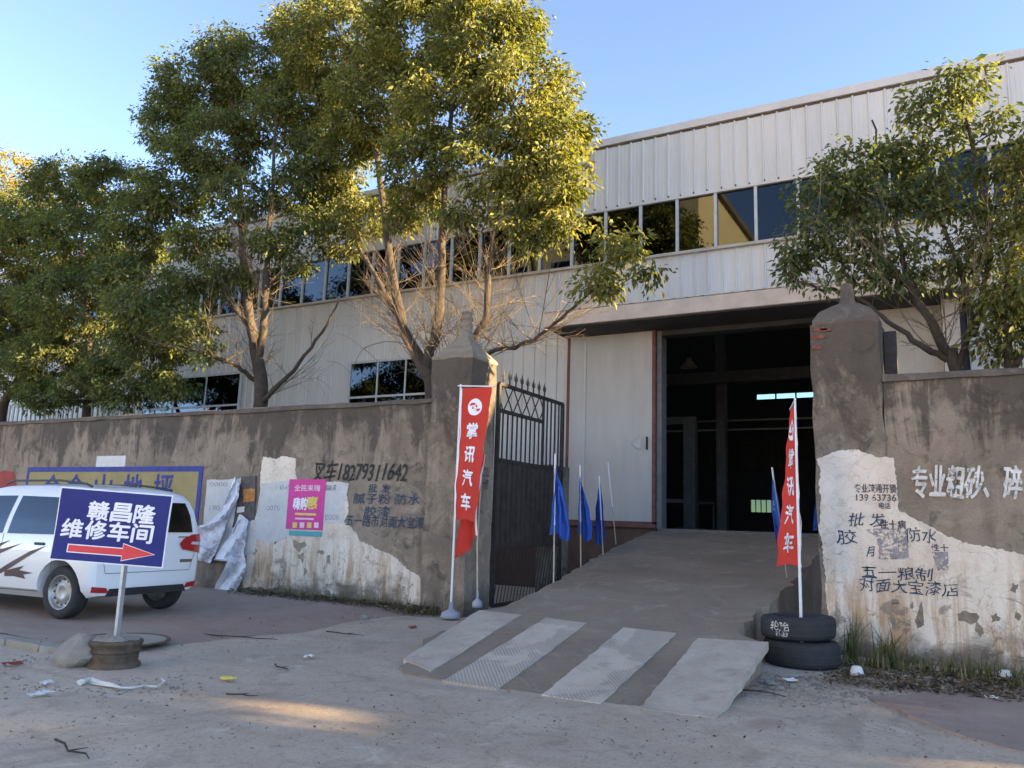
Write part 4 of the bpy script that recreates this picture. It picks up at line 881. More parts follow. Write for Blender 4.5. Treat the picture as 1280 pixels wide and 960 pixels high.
sarrow(1, .0065, M['white_ink'], 'arrow_outline'); sarrow(0, .0085, M['red_ink'], 'arrow')
# broken kerb block and litter beside it
def blob(c, r, seed, name, m, label, cat, n=3, group=None, flat=.0):
    bm = bmesh.new(); bmesh.ops.create_icosphere(bm, subdivisions=n, radius=1); rr = np.random.default_rng(seed); nv = rr.normal(0, 1, (9, 3)); nv /= np.linalg.norm(nv, axis=1)[:, None]; dd = rr.uniform(.62, .9, 9)
    for v in bm.verts:
        p = np.array(v.co)
        for k in range(9):
            t = p@nv[k]
            if t > dd[k]: p = p-nv[k]*(t-dd[k])
        p *= 1+rr.normal(0, .012); v.co = p
    for v in bm.verts: v.co = (v.co.x*r[0], v.co.y*r[1], max(v.co.z*r[2], -r[2]*.6))
    me = bpy.data.meshes.new(name); bm.to_mesh(me); bm.free(); o = finish(me, name, m, None, (c[0], c[1], c[2]+r[2]*.55)); return tag(o, label, cat, group)
p = on_z(72, 836); blob((p[0], p[1]+.16, 0), (.27, .19, .17), 5, 'concrete_block', M['rock'], 'broken concrete lump lying against the rusty drum base', 'rock')
# scuffed round cover set in the paving
p = on_z(150, 801, PV); mh = MB().lathe([(.0, .004), (.40, .006), (.41, .006)], (p[0], p[1], PV+.004), 40).build('manhole_cover', M['kerb'], None, org=(p[0], p[1], PV)); tag(mh, 'round dusty manhole cover set in the paving behind the sign', 'manhole cover')
ri = MB().lathe([(.415, .0), (.42, .012), (.445, .012), (.45, .0)], (p[0], p[1], PV+.004), 40).build('cover_frame', M['rust'], mh)

# ================================================================== BANNERS AND FLAGS
def banner(base, top_z, arm, width, length, twist0, twist1, label, chars, zoff=.05, logo=True, fold=.03, flip=1, drift=(0, 0), mir=1):
    t = thing('banner_flag', label, 'banner', base, 'red banners flanking the gateway')
    bx, by, bz = base; MB().tube([(bx, by, bz), (bx, by, bz+(top_z-bz)*.5), (bx, by, top_z+.03)], [.016, .014, .011], 8).build('pole', M['whitepole'], t)
    a0 = math.atan2(arm[1], arm[0]); MB().bar((bx-.04*math.cos(a0), by-.04*math.sin(a0), top_z+.01), (bx+math.cos(a0)*(width+.05), by+math.sin(a0)*(width+.05), top_z-.02), .016).build('arm', M['whitepole'], t)
    def P(a, b, o=0.0):   # a 0..width, b 0..length down
        k = b/length; an = a0+twist0+(twist1-twist0)*k; wv = fold*math.sin(k*6.2+a/width*2.4)*k+.007*math.sin(k*23+a*31)*min(1, k*5)+.005*math.sin(k*41-a*17)*min(1, k*5)
        x = bx+drift[0]*k+.012+math.cos(an)*a*(1-.12*k); y = by+drift[1]*k+math.sin(an)*a*(1-.12*k)
        return (x-math.sin(an)*(wv-o*flip)*-1*-1, y+math.cos(an)*(wv-o*flip), top_z-.03-b+.02*math.sin(a*9)*k)
    nu, nv = 10, 36; V = [P(width*i/nu, length*j/nv) for j in range(nv+1) for i in range(nu+1)]
    Fc = [(j*(nu+1)+i, j*(nu+1)+i+1, (j+1)*(nu+1)+i+1, (j+1)*(nu+1)+i) for j in range(nv) for i in range(nu)]
    cl = MB().add(V, Fc).build('cloth', M['redcloth'], t, smooth=True)
    hem = MB().add([P(-.012+.03*i, length*j/nv, .004) for j in range(nv+1) for i in range(2)], [(j*2, j*2+1, j*2+3, j*2+2) for j in range(nv)]).build('hem', M['white_ink'], cl)
    cuts = list(np.arange(-.12, .121, .04))
    for i, ch in enumerate(chars):
        yc = length*(.335+.178*i); letters(ch, M['white_ink'], cl, width*.40, length*.118, (lambda yc: (lambda a, b: P(width*.5+a*mir, yc-b)))(yc), .03, cuts=cuts, org=tuple(base), off=.007)
    if logo:
        yc = length*.15; R_ = width*.24; n = 40
        disc = [P(width*.5+R_*math.cos(2*math.pi*k/n)*rr, yc+R_*1.05*math.sin(2*math.pi*k/n)*rr, .006) for rr in (1, .5) for k in range(n)]+[P(width*.5, yc, .006)]
        MB().add(disc, [(k, (k+1) % n, n+(k+1) % n, n+k) for k in range(n)]+[(n+k, n+(k+1) % n, 2*n) for k in range(n)]).build('emblem', M['white_ink'], cl)
        for s in (0, math.pi):   # two interlocked swooshes in red on the white disc
            o_ = [(-.95, -.25), (-.62, -.62), (-.05, -.58), (.42, -.22), (.40, .16), (.22, .0), (.0, -.22), (-.38, -.30), (-.68, -.18)]
            pts = [(x*math.cos(s)-y*math.sin(s), x*math.sin(s)+y*math.cos(s)) for x, y in o_]
            MB().add([P(width*.5+R_*x*.85, yc+R_*1.05*y*.85, .0085) for x, y in pts], [tuple(range(len(pts)))]).build('emblem_swoosh', M['redcloth'], cl)
    return t
flip2 = 1
pb = on_z(573, 769, .1); 
def water_base(t, c, r=.2, m=None):
    MB().lathe([(0, .0), (r, .0), (r*1.02, .03), (r*.9, .075), (r*.45, .10), (r*.22, .12), (r*.2, .2), (r*.13, .21), (0, .21)], c, 28).build('weighted_base', m or M['bluebase'], t, smooth=True)
B1 = (-5.98, 9.18, .02)
zt1 = float(on_y(576, 483, B1[1])[2])
bA = banner(B1, zt1, (math.cos(.10), math.sin(.10)), .47, 1.80, 0, -.5, 'red vertical banner with white emblem and characters beside the bottle-finial pillar', '掌讯汽车', flip=1, drift=(0, 0))
water_base(bA, B1, .13)
# second red banner, furled behind the first
B2 = (-5.72, 9.42, .22); bB = thing('banner_flag', 'slack red flag with white hem hanging behind the lettered banner', 'banner', B2, 'red banners flanking the gateway')
q = on_y(603, 600, 9.5); MB().tube([B2, (B2[0]-.05, B2[1]+.02, 1.0), (q[0], 9.5, q[2]+.9)], .011, 6).build('pole', M['bamboo'], bB)
V = []; top_, bot_ = 1.98, .98
for j in range(15):
    k = j/14; z = q[2]+.35-(q[2]+.35-.92)*k; w = .10+.26*math.sin(min(1, k*1.15)*1.5)
    for i in range(8):
        s = i/7; V.append((B2[0]-.03-w*(1-s)+.03*math.sin(s*9+k*3), 9.44+.05*math.sin(s*8+k*4), z-.20*k*(1-s)**1.0+(.18*k*s)))
MB().add(V, [(j*8+i, j*8+i+1, (j+1)*8+i+1, (j+1)*8+i) for j in range(14) for i in range(7)]).build('cloth', M['redcloth'], bB, smooth=True)
MB().add([tuple(np.array(V[j*8+7])+np.array([s*.03, -.004, 0])) for j in range(15) for s in (-.4, .6)], [(j*2, j*2+1, j*2+3, j*2+2) for j in range(14)]).build('hem', M['white_ink'], bB)
water_base(bB, (B2[0], B2[1], .16), .07)
# banner standing in the tyres, seen almost edge on
TYR = on_z(996, 838, 0); TX, TY = float(TYR[0])-.03, float(TYR[1])+.36
B3 = (TX+.02, TY, .05); zt3 = float(on_y(1000, 501, TY)[2])
ang = math.atan2(TY, TX)   # line of sight
bC = banner(B3, zt3, (math.cos(ang+.10), math.sin(ang+.10)), .46, 1.66, .03, .50, 'red vertical banner seen edge on, its pole planted in the tyre stack', '掌讯汽车', flip=-1, logo=True, fold=.015, mir=-1)

def blue_flag(base, h, w, l, droop, label, lean=(0, 0), text=True, seed=1, cloth=True, group='blue flags along the ramp'):
    t = thing('blue_flag' if cloth else 'bare_pole', label, 'flag' if cloth else 'pole', base, group if cloth else None)
    bx, by, bz = base; P = lambda k: (bx+lean[0]*k, by+lean[1]*k, bz+h*k)
    MB().tube([P(0), P(.5), P(1)], .010, 6).build('pole', M['bamboo'], t); MB().tube([P(.45), P(.98), P(1.005)], [.0125, .0125, .0125], 6).build('sleeve', M['whitepole'], t)
    if not cloth: return t
    r = random.Random(seed); V = []; nu, nv = 12, 20; k1 = .97
    for j in range(nv+1):
        v = j/nv; spread = w*(.12+.88*min(1, v*1.25)**.8)
        for i in range(nu+1):
            s = i/nu*1.3-.3*(.3+.7*v); p0 = P(k1-(l/h)*v)
            x = p0[0]+droop[0]*s*spread+.03*math.sin(s*14+seed+v*2.5)*min(1, v*3); y = p0[1]+droop[1]*s*spread+.055*math.cos(s*13+seed*2+v*1.5)*min(1, v*3)+.012*math.sin(v*19+s*5)
            V.append((x, y, p0[2]-.22*s*(1-v)*l-.05*s*v+.03*math.sin(s*5+seed)*v))
    o = MB().add(V, [(j*(nu+1)+i, j*(nu+1)+i+1, (j+1)*(nu+1)+i+1, (j+1)*(nu+1)+i) for j in range(nv) for i in range(nu)]).build('cloth', M['bluecloth'], t, smooth=True)
    if text:
        for a, bb, n_ in ((.45, .30, 1), (.40, .36, 1), (.42, .44, 1)):
            j, i = int(bb*nv), int(a*nu); q4 = [np.array(V[jj*(nu+1)+ii]) for jj, ii in ((j, i), (j, i+1), (j+1, i+1), (j+1, i))]; c4 = sum(q4)/4; st = []
            for k5 in range(10): an = 2*math.pi*k5/10; rr = .030 if k5 % 2 == 0 else .013; st.append(c4+(q4[1]-q4[0])/np.linalg.norm(q4[1]-q4[0])*rr*math.sin(an)+np.array([0, 0, rr*math.cos(an)])+np.array([0, -.02, 0]))
            MB().add(st, [tuple(range(10))]).build('star_print', M['blueprint'], o)
    return t
def on_ramp(u, v):
    d_ = ray(u, v); t = (SLOPE*(0-RY)-H)/(d_[2]-SLOPE*d_[1]); return C0+d_*t
def flag_px(u, v, vt, w, l, droop, label, ut=None, **kw):
    p = on_ramp(u, v); tp = on_y(ut if ut is not None else u, vt, p[1]); return blue_flag(tuple(p-np.array([0, 0, .02])), float(tp[2]-p[2]), w, l, droop, label, lean=(float(tp[0]-p[0]), 0), **kw)
flag_px(692, 729, 566, .25, 1.02, (.7, .5), 'broad blue flag hanging slack in front of the rusty gate sheet', ut=694, seed=1)
flag_px(726, 709, 580, .16, 1.0, (.9, .3), 'narrow blue flag hanging before the edge of the grey sliding door', ut=725, seed=2)
flag_px(754, 694, 594, .19, 1.0, (-.8, .3), 'darker blue flag, lowest of those in front of the grey sliding door', ut=749, seed=3, text=False)
flag_px(770, 679, 577, .22, 1.0, (0, 0), 'bare white stick without a flag leaning at the ramp edge', ut=760, cloth=False)
flag_px(984, 722, 583, .30, 1.05, (-.35, .8), 'blue flag hanging in the doorway beside the edge-on red banner', ut=965, seed=5)
flag_px(1024, 690, 575, .24, .95, (-.5, .8), 'blue flag half hidden behind the whitewashed gate pillar', ut=1028, seed=6)

# ================================================================== TYRES
def tyre(c, r, w, seed, label, tilt=0):
    t = thing('tyre', label, 'tyre', c); h = w/2
    prof = [(r*.60, -h*.80), (r*.66, -h*.97), (r*.80, -h), (r*.93, -h*.92), (r*.985, -h*.72), (r, -h*.4), (r, h*.4), (r*.985, h*.72), (r*.93, h*.92), (r*.80, h), (r*.66, h*.97), (r*.60, h*.80), (r*.62, 0), (r*.60, -h*.8)]
    MB().lathe(prof, (c[0], c[1], c[2]+h), 56).xform(lambda p: (p[0], p[1], p[2]+tilt*(p[0]-c[0]))).build('carcass', M['tyre'], t, smooth=True)
    for k in range(3): MB().lathe([(r*1.002, -.004), (r*1.008, 0), (r*1.002, .004)], (c[0], c[1], c[2]+h+(k-1)*h*.5), 56).xform(lambda p: (p[0], p[1], p[2]+tilt*(p[0]-c[0]))).build('tread_groove', M['black'], t, smooth=True)
    return t
ty1 = tyre((TX+.015, TY, 0), .362, .25, 1, 'bald black tyre lying on the ground under another tyre')
ty2 = tyre((TX-.01, TY-.01, .257), .355, .22, 2, 'black tyre with pale scrawled letters lying on top of another tyre', .04)
TT = lambda a, b: (TX-.01+.362*math.cos(-math.pi/2-.05+a/.372), TY-.01+.362*math.sin(-math.pi/2-.05+a/.372), .37+b)
letters('轮胎', M['whitespray'], ty2, .2, .09, lambda a, b: TT(a-.10, b+.02), -.01, 'chalk_lettering', jitter=.08)
letters('补胎', M['whitespray'], ty2, .13, .05, lambda a, b: TT(a-.08, b-.05), -.01, 'chalk_lettering', jitter=.08, seed=3)

# ================================================================== TREES
def leaf_mesh(name, P, D, Nn, L, Wd, var):
    """P base points, D directions, Nn normals -> folded lanceolate leaves (two quads-worth of triangles each)"""
    S = np.cross(D, Nn); S /= np.linalg.norm(S, axis=1)[:, None]+1e-9; Nn = np.cross(S, D)
    L = L[:, None]; Wd = Wd[:, None]; m = P+D*L*.45-Nn*L*.05
    a = m+S*Wd*.5+Nn*Wd*.18; b = m-S*Wd*.5+Nn*Wd*.18; tip = P+D*L-Nn*L*.16
    n = len(P); V = np.stack([P, a, tip, b], 1).reshape(-1, 3); i = np.arange(n)*4
    Fq = np.concatenate([np.stack([i, i+1, i+2], 1), np.stack([i, i+2, i+3], 1)])
    me = np_mesh(name, V, Fq, 3); at = me.attributes.new('leafvar', 'FLOAT', 'POINT'); at.data.foreach_set('value', np.repeat(var, 4).astype(np.float32)); return me
def tubes(paths, n=5):
    V = []; Fq = []; base = 0
    for P, R_ in paths:
        P = np.asarray(P, float); R_ = np.asarray(R_, float); m = len(P)
        T = np.gradient(P, axis=0); T /= np.linalg.norm(T, axis=1)[:, None]+1e-9
        ref = np.array([1., 0, 0]) if abs(T[0][0]) < .8 else np.array([0, 1., 0])
        U = np.cross(T, ref); U /= np.linalg.norm(U, axis=1)[:, None]+1e-9; Wv = np.cross(T, U)
        a = 2*np.pi*np.arange(n)/n
        ring = P[:, None, :]+R_[:, None, None]*(U[:, None, :]*np.cos(a)[None, :, None]+Wv[:, None, :]*np.sin(a)[None, :, None])
        V.append(ring.reshape(-1, 3)); i, k = np.meshgrid(np.arange(m-1), np.arange(n), indexing='ij')
        Fq.append(np.stack([base+i*n+k, base+i*n+(k+1) % n, base+(i+1)*n+(k+1) % n, base+(i+1)*n+k], -1).reshape(-1, 4)); base += m*n
    return np.concatenate(V), np.concatenate(Fq)
def smooth_path(pts, per=5):
    P = np.array(pts, float); Q = np.vstack([2*P[0]-P[1], P, 2*P[-1]-P[-2]]); out = []
    for i in range(1, len(Q)-2):
        for t in np.arange(per)/per: out.append(.5*((2*Q[i])+(-Q[i-1]+Q[i+1])*t+(2*Q[i-1]-5*Q[i]+4*Q[i+1]-Q[i+2])*t*t+(-Q[i-1]+3*Q[i]-3*Q[i+1]+Q[i+2])*t**3))
    out.append(P[-1]); return np.array(out)
def make_tree(label, org, stems, lobes, ncl, nleaf, mat, seed, leafL=.086, bare=(), nbare=0, group=None, spread=.225, name='leafy_tree', droop=.75, twig_r=.0036, trunk_r=None, brooms=0):
    r = np.random.default_rng(seed); root = thing(name, label, 'tree', org, group); O = np.array(org)
    nodes = []; par = []; stem_r = []; paths = []
    for pts, ra, rb in stems:
        P = smooth_path(pts); P = P+r.normal(0, .012, P.shape)*np.minimum(1, np.arange(len(P)))[:, None]; R_ = np.linspace(ra, rb, len(P)); paths.append((P, R_)); nodes += list(P); stem_r += list(R_)
    nodes = np.array(nodes); ns = len(nodes)
    vol = np.array([np.prod(l[1])**.75 for l in lobes]); cnt = np.maximum(3, (ncl*vol/vol.sum()).astype(int)); A = []
    for (c, rad), k in zip(lobes, cnt):
        d_ = r.normal(0, 1, (k, 3)); d_ /= np.linalg.norm(d_, axis=1)[:, None]; q = r.uniform(.42, 1.0, k)**.6
        A.append(np.array(c)+d_*q[:, None]*np.array(rad))
    A = np.concatenate(A); nA = len(A); leafy = np.ones(nA, bool)
    if nbare:
        Bq = []
        for c, rad in bare:
            d_ = r.normal(0, 1, (nbare//len(bare), 3)); d_ /= np.linalg.norm(d_, axis=1)[:, None]; Bq.append(np.array(c)+d_*(r.uniform(.15, 1, len(d_))**.5)[:, None]*np.array(rad))
        A = np.concatenate([A]+Bq); leafy = np.concatenate([leafy, np.zeros(len(A)-nA, bool)])
    d0 = np.array([np.min(np.linalg.norm(nodes-a, axis=1)) for a in A]); order = np.argsort(d0)
    buf = np.zeros((ns+len(A)*5, 3)); buf[:ns] = nodes; parent = -np.ones(len(buf), int); load = np.zeros(len(buf)); nn = ns; br = []
    for ai in order:
        a = A[ai]; D_ = buf[:nn]-a; cost = np.linalg.norm(D_, axis=1)+1.1*np.maximum(0, D_[:, 2]+.5*np.hypot(D_[:, 0], D_[:, 1])); j = int(np.argmin(cost)); s = buf[j]
        v = a-s; L = np.linalg.norm(v); lift = np.array([0, 0, .07*L])+r.normal(0, .03*L, 3); idx = [j]
        for t in (.3, .55, .8, 1.0):
            p = s+v*t+lift*math.sin(math.pi*t)*(.8)*(1 if t < 1 else 0)+r.normal(0, .006*L, 3)*(t < 1); buf[nn] = p; parent[nn] = idx[-1]; idx.append(nn); nn += 1
        br.append((idx, leafy[ai])); k = idx[-1]
        while k >= 0: load[k] += 1; k = parent[k]
    thick = []; thin = []
    def in_bare(p): return any(np.sum(((p-np.array(c))/np.array(q))**2) < 1.5 for c, q in bare)
    cand = [(P[i], P[min(i+1, len(P)-1)]-P[max(i-1, 0)], R_[i]) for P, R_ in paths for i in range(1, len(P)-1) if in_bare(P[i])]
    for _ in range(brooms if cand else 0):
        p, sd, sr = cand[r.integers(len(cand))]; sd = sd/np.linalg.norm(sd); a = r.uniform(0, 2*math.pi); h = np.array([math.cos(a), math.sin(a), 0]); d_ = sd*r.uniform(.2, .8)+h*r.uniform(.5, 1.1)+np.array([0, 0, r.uniform(-.1, .55)]); d_ /= np.linalg.norm(d_)
        L = r.uniform(.55, 1.5); t = np.linspace(0, 1, 7)[:, None]; bend = np.array([0, 0, r.uniform(.0, .32)])+r.normal(0, .08, 3); Q = p+d_*L*t+bend*L*t*t; r0 = r.uniform(.006, .011); thin.append((Q, np.linspace(r0, .0022, 7)))
        for _k in range(r.integers(3, 7)):
            j = r.integers(1, 6); d2 = d_+r.normal(0, .42, 3)+np.array([0, 0, .15]); d2 /= np.linalg.norm(d2); L2 = L*r.uniform(.25, .55); t2 = np.linspace(0, 1, 4)[:, None]; Q2 = Q[j]+d2*L2*t2+bend*L2*t2*t2; thin.append((Q2, np.linspace(r0*.55, .0018, 4)))
            d3 = d2+r.normal(0, .5, 3); d3 /= np.linalg.norm(d3); thin.append((Q2[2]+d3*L2*.5*np.linspace(0, 1, 3)[:, None], np.linspace(r0*.35, .0016, 3)))
    for idx, lf in br:
        R_ = np.minimum(.05, twig_r*np.maximum(1, load[idx])**.45); R_[0] = min(R_[0], R_[1]*1.15); (thick if R_[1] > .011 else thin).append((buf[idx], R_))
    V, Fq = tubes(paths, 9); finish(np_mesh('trunk', V-O, Fq, 4), 'trunk', M['bark'], root, org, smooth=True, fixn=False)
    if thick: V, Fq = tubes(thick, 5); finish(np_mesh('limbs', V-O, Fq, 4), 'limbs', M['bark'], root, org, smooth=True, fixn=False)['kind'] = 'stuff'
    V, Fq = tubes(thin, 3); finish(np_mesh('twigs', V-O, Fq, 4), 'twigs', M['twig'], root, org, smooth=True, fixn=False)['kind'] = 'stuff'
    ends = np.array([buf[i[-1]] for i, lf in br if lf]); dirs = np.array([buf[i[-1]]-buf[i[-3]] for i, lf in br if lf]); dirs /= np.linalg.norm(dirs, axis=1)[:, None]+1e-9
    k = len(ends); per = np.clip(r.normal(nleaf, nleaf*.35, k), 4, None).astype(int); ci = np.repeat(np.arange(k), per); n = len(ci)
    along = r.uniform(-.9, .55, n)[:, None]*spread; off = r.normal(0, 1, (n, 3)); off[:, 2] *= .7
    P = ends[ci]+dirs[ci]*along+off*spread*.42
    rad = off/(np.linalg.norm(off, axis=1)[:, None]+1e-9); Dv = rad*.75+dirs[ci]*.35+r.normal(0, .32, (n, 3))+np.array([0, 0, -droop]); Dv /= np.linalg.norm(Dv, axis=1)[:, None]
    Nn = r.normal(0, .75, (n, 3))+rad*.6+np.array([0, 0, .45]); cv = np.clip(r.normal(.42, .2, k), 0, 1); var = np.clip(cv[ci]+r.normal(0, .17, n), 0, 1)
    L = leafL*np.clip(r.lognormal(0, .32, n), .4, 1.8)
    finish(leaf_mesh('crown', P-O, Dv, Nn, L, L*r.uniform(.38, .52, n), var), 'crown', mat, root, org, fixn=False)
    return root
def LB(u, v, y, ru, rv=None, rd=None):
    """crown lobe: photo pixel centre at depth plane y; radii in pixels become metres at that distance"""
    c = on_y(u, v, y); dist = float(c[0]*fwd[0]+c[1]*fwd[1])/F*1.02; rv = rv or ru; return (tuple(c), (ru*dist, (rd or (ru+rv)/2)*dist, rv*dist))
def PT(u, v, y): return tuple(on_y(u, v, y))
def foot(p): return (p[0], p[1], -.05)
TYD = 11.3
# big lit tree behind the finial pillar
b0 = PT(537, 470, TYD); f0 = foot((b0[0]+.05, TYD, 0))
make_tree('tall full-crowned tree with bare lower twigs, rising behind the bottle-finial pillar', f0,
    [([f0, PT(540, 500, TYD), PT(530, 462, TYD), PT(505, 410, TYD+.1), PT(490, 340, TYD+.2), PT(478, 250, TYD+.3), PT(465, 160, TYD+.3), PT(440, 60, TYD+.4)], .15, .03),
     ([PT(530, 462, TYD), PT(548, 400, TYD+.1), PT(552, 320, TYD), PT(556, 240, TYD-.1), PT(565, 140, TYD-.1), PT(575, 40, TYD)], .10, .025),
     ([PT(538, 475, TYD), PT(572, 452, TYD-.2), PT(605, 400, TYD-.4), PT(614, 320, TYD-.5), PT(628, 230, TYD-.5), PT(640, 130, TYD-.4)], .085, .02),
     ([PT(505, 410, TYD+.1), PT(472, 350, TYD+.4), PT(440, 290, TYD+.7), PT(415, 200, TYD+.9), PT(395, 110, TYD+1)], .06, .02),
     ([PT(560, 460, TYD-.1), PT(610, 442, TYD-.4), PT(665, 425, TYD-.6), PT(710, 390, TYD-.8), PT(760, 345, TYD-.9)], .045, .014)],
    [LB(420, 60, TYD+.8, 75, 70), LB(520, 40, TYD+.3, 85, 70), LB(600, 45, TYD-.1, 75, 65), LB(385, 130, TYD+.9, 55, 60), LB(470, 130, TYD+.3, 70, 60), LB(560, 130, TYD-.3, 75, 60), LB(655, 110, TYD-.3, 68, 60),
     LB(690, 165, TYD-.3, 52, 50), LB(690, 225, TYD-.4, 50, 50), LB(620, 200, TYD-.6, 65, 48), LB(520, 205, TYD-.5, 60, 38), LB(430, 190, TYD+.4, 45, 40), LB(640, 265, TYD-.6, 40, 28), LB(700, 285, TYD-.6, 28, 22), LB(650, 40, TYD, 40, 40), LB(370, 40, TYD+.9, 40, 45),
     LB(750, 305, TYD-.9, 34, 14), LB(790, 310, TYD-.9, 24, 22), LB(800, 350, TYD-.9, 22, 18), LB(755, 350, TYD-.9, 36, 16), LB(410, 250, TYD+.9, 40, 40), LB(520, 255, TYD, 40, 25), LB(560, -40, TYD, 120, 40), LB(455, 270, TYD+.5, 36, 26), LB(425, 305, TYD+.6, 30, 20), LB(590, 265, TYD-.4, 38, 22), LB(500, 285, TYD+.2, 26, 14), LB(660, 300, TYD-.6, 24, 14)],
    1800, 70, M['leaf'], 11, bare=[LB(470, 380, TYD-.2, 80, 70), LB(600, 360, TYD-.5, 75, 70), LB(540, 400, TYD-.4, 70, 60), LB(650, 430, TYD-.6, 70, 40), LB(430, 440, TYD, 70, 40), LB(555, 310, TYD-.5, 60, 40)], nbare=24, brooms=190, twig_r=.0040, group='trees behind the boundary wall')
# dark tree left of it
b1 = PT(325, 500, TYD+.2); f1 = foot(b1)
make_tree('tree with forked lit trunk standing over the pale pasted bills', f1,
    [([f1, b1, PT(322, 450, TYD+.2), PT(312, 400, TYD+.2), PT(305, 330, TYD+.3), PT(300, 240, TYD+.4), PT(290, 130, TYD+.5), PT(285, 70, TYD+.5)], .16, .03),
     ([PT(322, 450, TYD+.2), PT(330, 400, TYD), PT(334, 330, TYD), PT(340, 240, TYD), PT(345, 150, TYD)], .09, .025),
     ([PT(312, 410, TYD+.2), PT(285, 370, TYD), PT(255, 330, TYD-.2), PT(225, 270, TYD-.3)], .06, .02),
     ([PT(330, 500, TYD+.1), PT(360, 470, TYD-.1), PT(395, 425, TYD-.2), PT(425, 375, TYD-.3)], .055, .016),
     ([PT(318, 475, TYD+.2), PT(290, 455, TYD-.3), PT(245, 440, TYD-.7), PT(190, 420, TYD-.9)], .05, .014)],
    [LB(250, 110, TYD+.4, 60, 55), LB(310, 90, TYD+.6, 55, 45), LB(210, 150, TYD+.3, 40, 45), LB(350, 150, TYD+.6, 55, 45), LB(270, 180, TYD+.2, 60, 45), LB(400, 200, TYD+.6, 40, 45), LB(220, 230, TYD, 50, 45), LB(300, 245, TYD, 50, 32), LB(370, 240, TYD+.3, 45, 30), LB(180, 270, TYD-.1, 45, 35), LB(250, 300, TYD-.2, 45, 28),
     LB(180, 385, TYD-.9, 48, 30), LB(230, 405, TYD-.8, 40, 26), LB(150, 350, TYD-.6, 35, 30), LB(280, 60, TYD+.5, 40, 25), LB(255, 440, TYD-.8, 22, 14), LB(345, 300, TYD-.1, 38, 22), LB(280, 345, TYD-.2, 36, 20), LB(390, 280, TYD+.2, 36, 22), LB(225, 355, TYD-.4, 34, 22), LB(365, 330, TYD+.1, 24, 12)],
    1300, 60, M['leaf_dark'], 12, bare=[LB(340, 430, TYD, 90, 60), LB(230, 470, TYD-.6, 60, 30), LB(320, 330, TYD, 50, 50)], nbare=12, brooms=90, twig_r=.0040, group='trees behind the boundary wall')
b2 = PT(110, 500, TYD+.4); f2 = foot(b2)
make_tree('dense dark tree standing behind the wall above the yellow painted notice', f2,
    [([f2, b2, PT(112, 430, TYD+.4), PT(105, 350, TYD+.5), PT(100, 260, TYD+.6)], .12, .03), ([b2, PT(150, 440, TYD), PT(170, 370, TYD)], .06, .02), ([b2, PT(70, 440, TYD+.6), PT(50, 360, TYD+.8)], .07, .02), ([b2, PT(172, 495, TYD+.2), PT(175, 430, TYD+.1)], .05, .02)],
    [LB(80, 235, TYD+.6, 55, 38), LB(140, 230, TYD+.5, 45, 35), LB(100, 300, TYD+.3, 70, 45), LB(40, 310, TYD+.8, 50, 50), LB(160, 310, TYD, 45, 40), LB(90, 380, TYD, 75, 45), LB(30, 400, TYD+.5, 50, 45), LB(60, 450, TYD+.2, 60, 35), LB(140, 440, TYD, 40, 30), LB(100, 485, TYD, 45, 20), LB(190, 440, TYD-.2, 45, 40), LB(150, 490, TYD-.2, 40, 20), LB(50, 495, TYD, 40, 18), LB(215, 480, TYD-.1, 35, 18)],
    1250, 72, M['leaf_dark'], 13, nbare=8, brooms=30, bare=[LB(120, 470, TYD, 60, 30)], group='trees behind the boundary wall')
b3 = PT(2, 520, TYD+.5); f3 = foot(b3)
make_tree('leaning dark tree at the end of the row above the red painted patch', f3,
    [([f3, b3, PT(20, 480, TYD+.4), PT(40, 430, TYD+.4), PT(20, 340, TYD+.5)], .15, .04), ([b3, PT(-20, 440, TYD+.5), PT(-30, 350, TYD+.6)], .08, .02)],
    [LB(-20, 330, TYD+.4, 60, 60), LB(10, 420, TYD+.2, 50, 45), LB(-50, 420, TYD+.4, 60, 60), LB(20, 475, TYD, 40, 24), LB(15, 270, TYD+.8, 40, 35)], 520, 70, M['leaf_dark'], 14, group='trees behind the boundary wall')
YT = 17.5; b4 = PT(-5, 420, YT+4)
make_tree('sunlit golden tree far behind the dark row', (b4[0], YT+4, 0), [([(b4[0], YT+4, 0), PT(-5, 420, YT+4), PT(0, 250, YT+4)], .16, .05)], [LB(5, 220, YT+4, 40, 42), LB(-40, 230, YT+4, 50, 50), LB(0, 275, YT+4, 50, 35), LB(60, 250, YT+4, 30, 28)], 260, 44, M['leaf_gold'], 15, leafL=.16, spread=.45, group='trees behind the boundary wall')
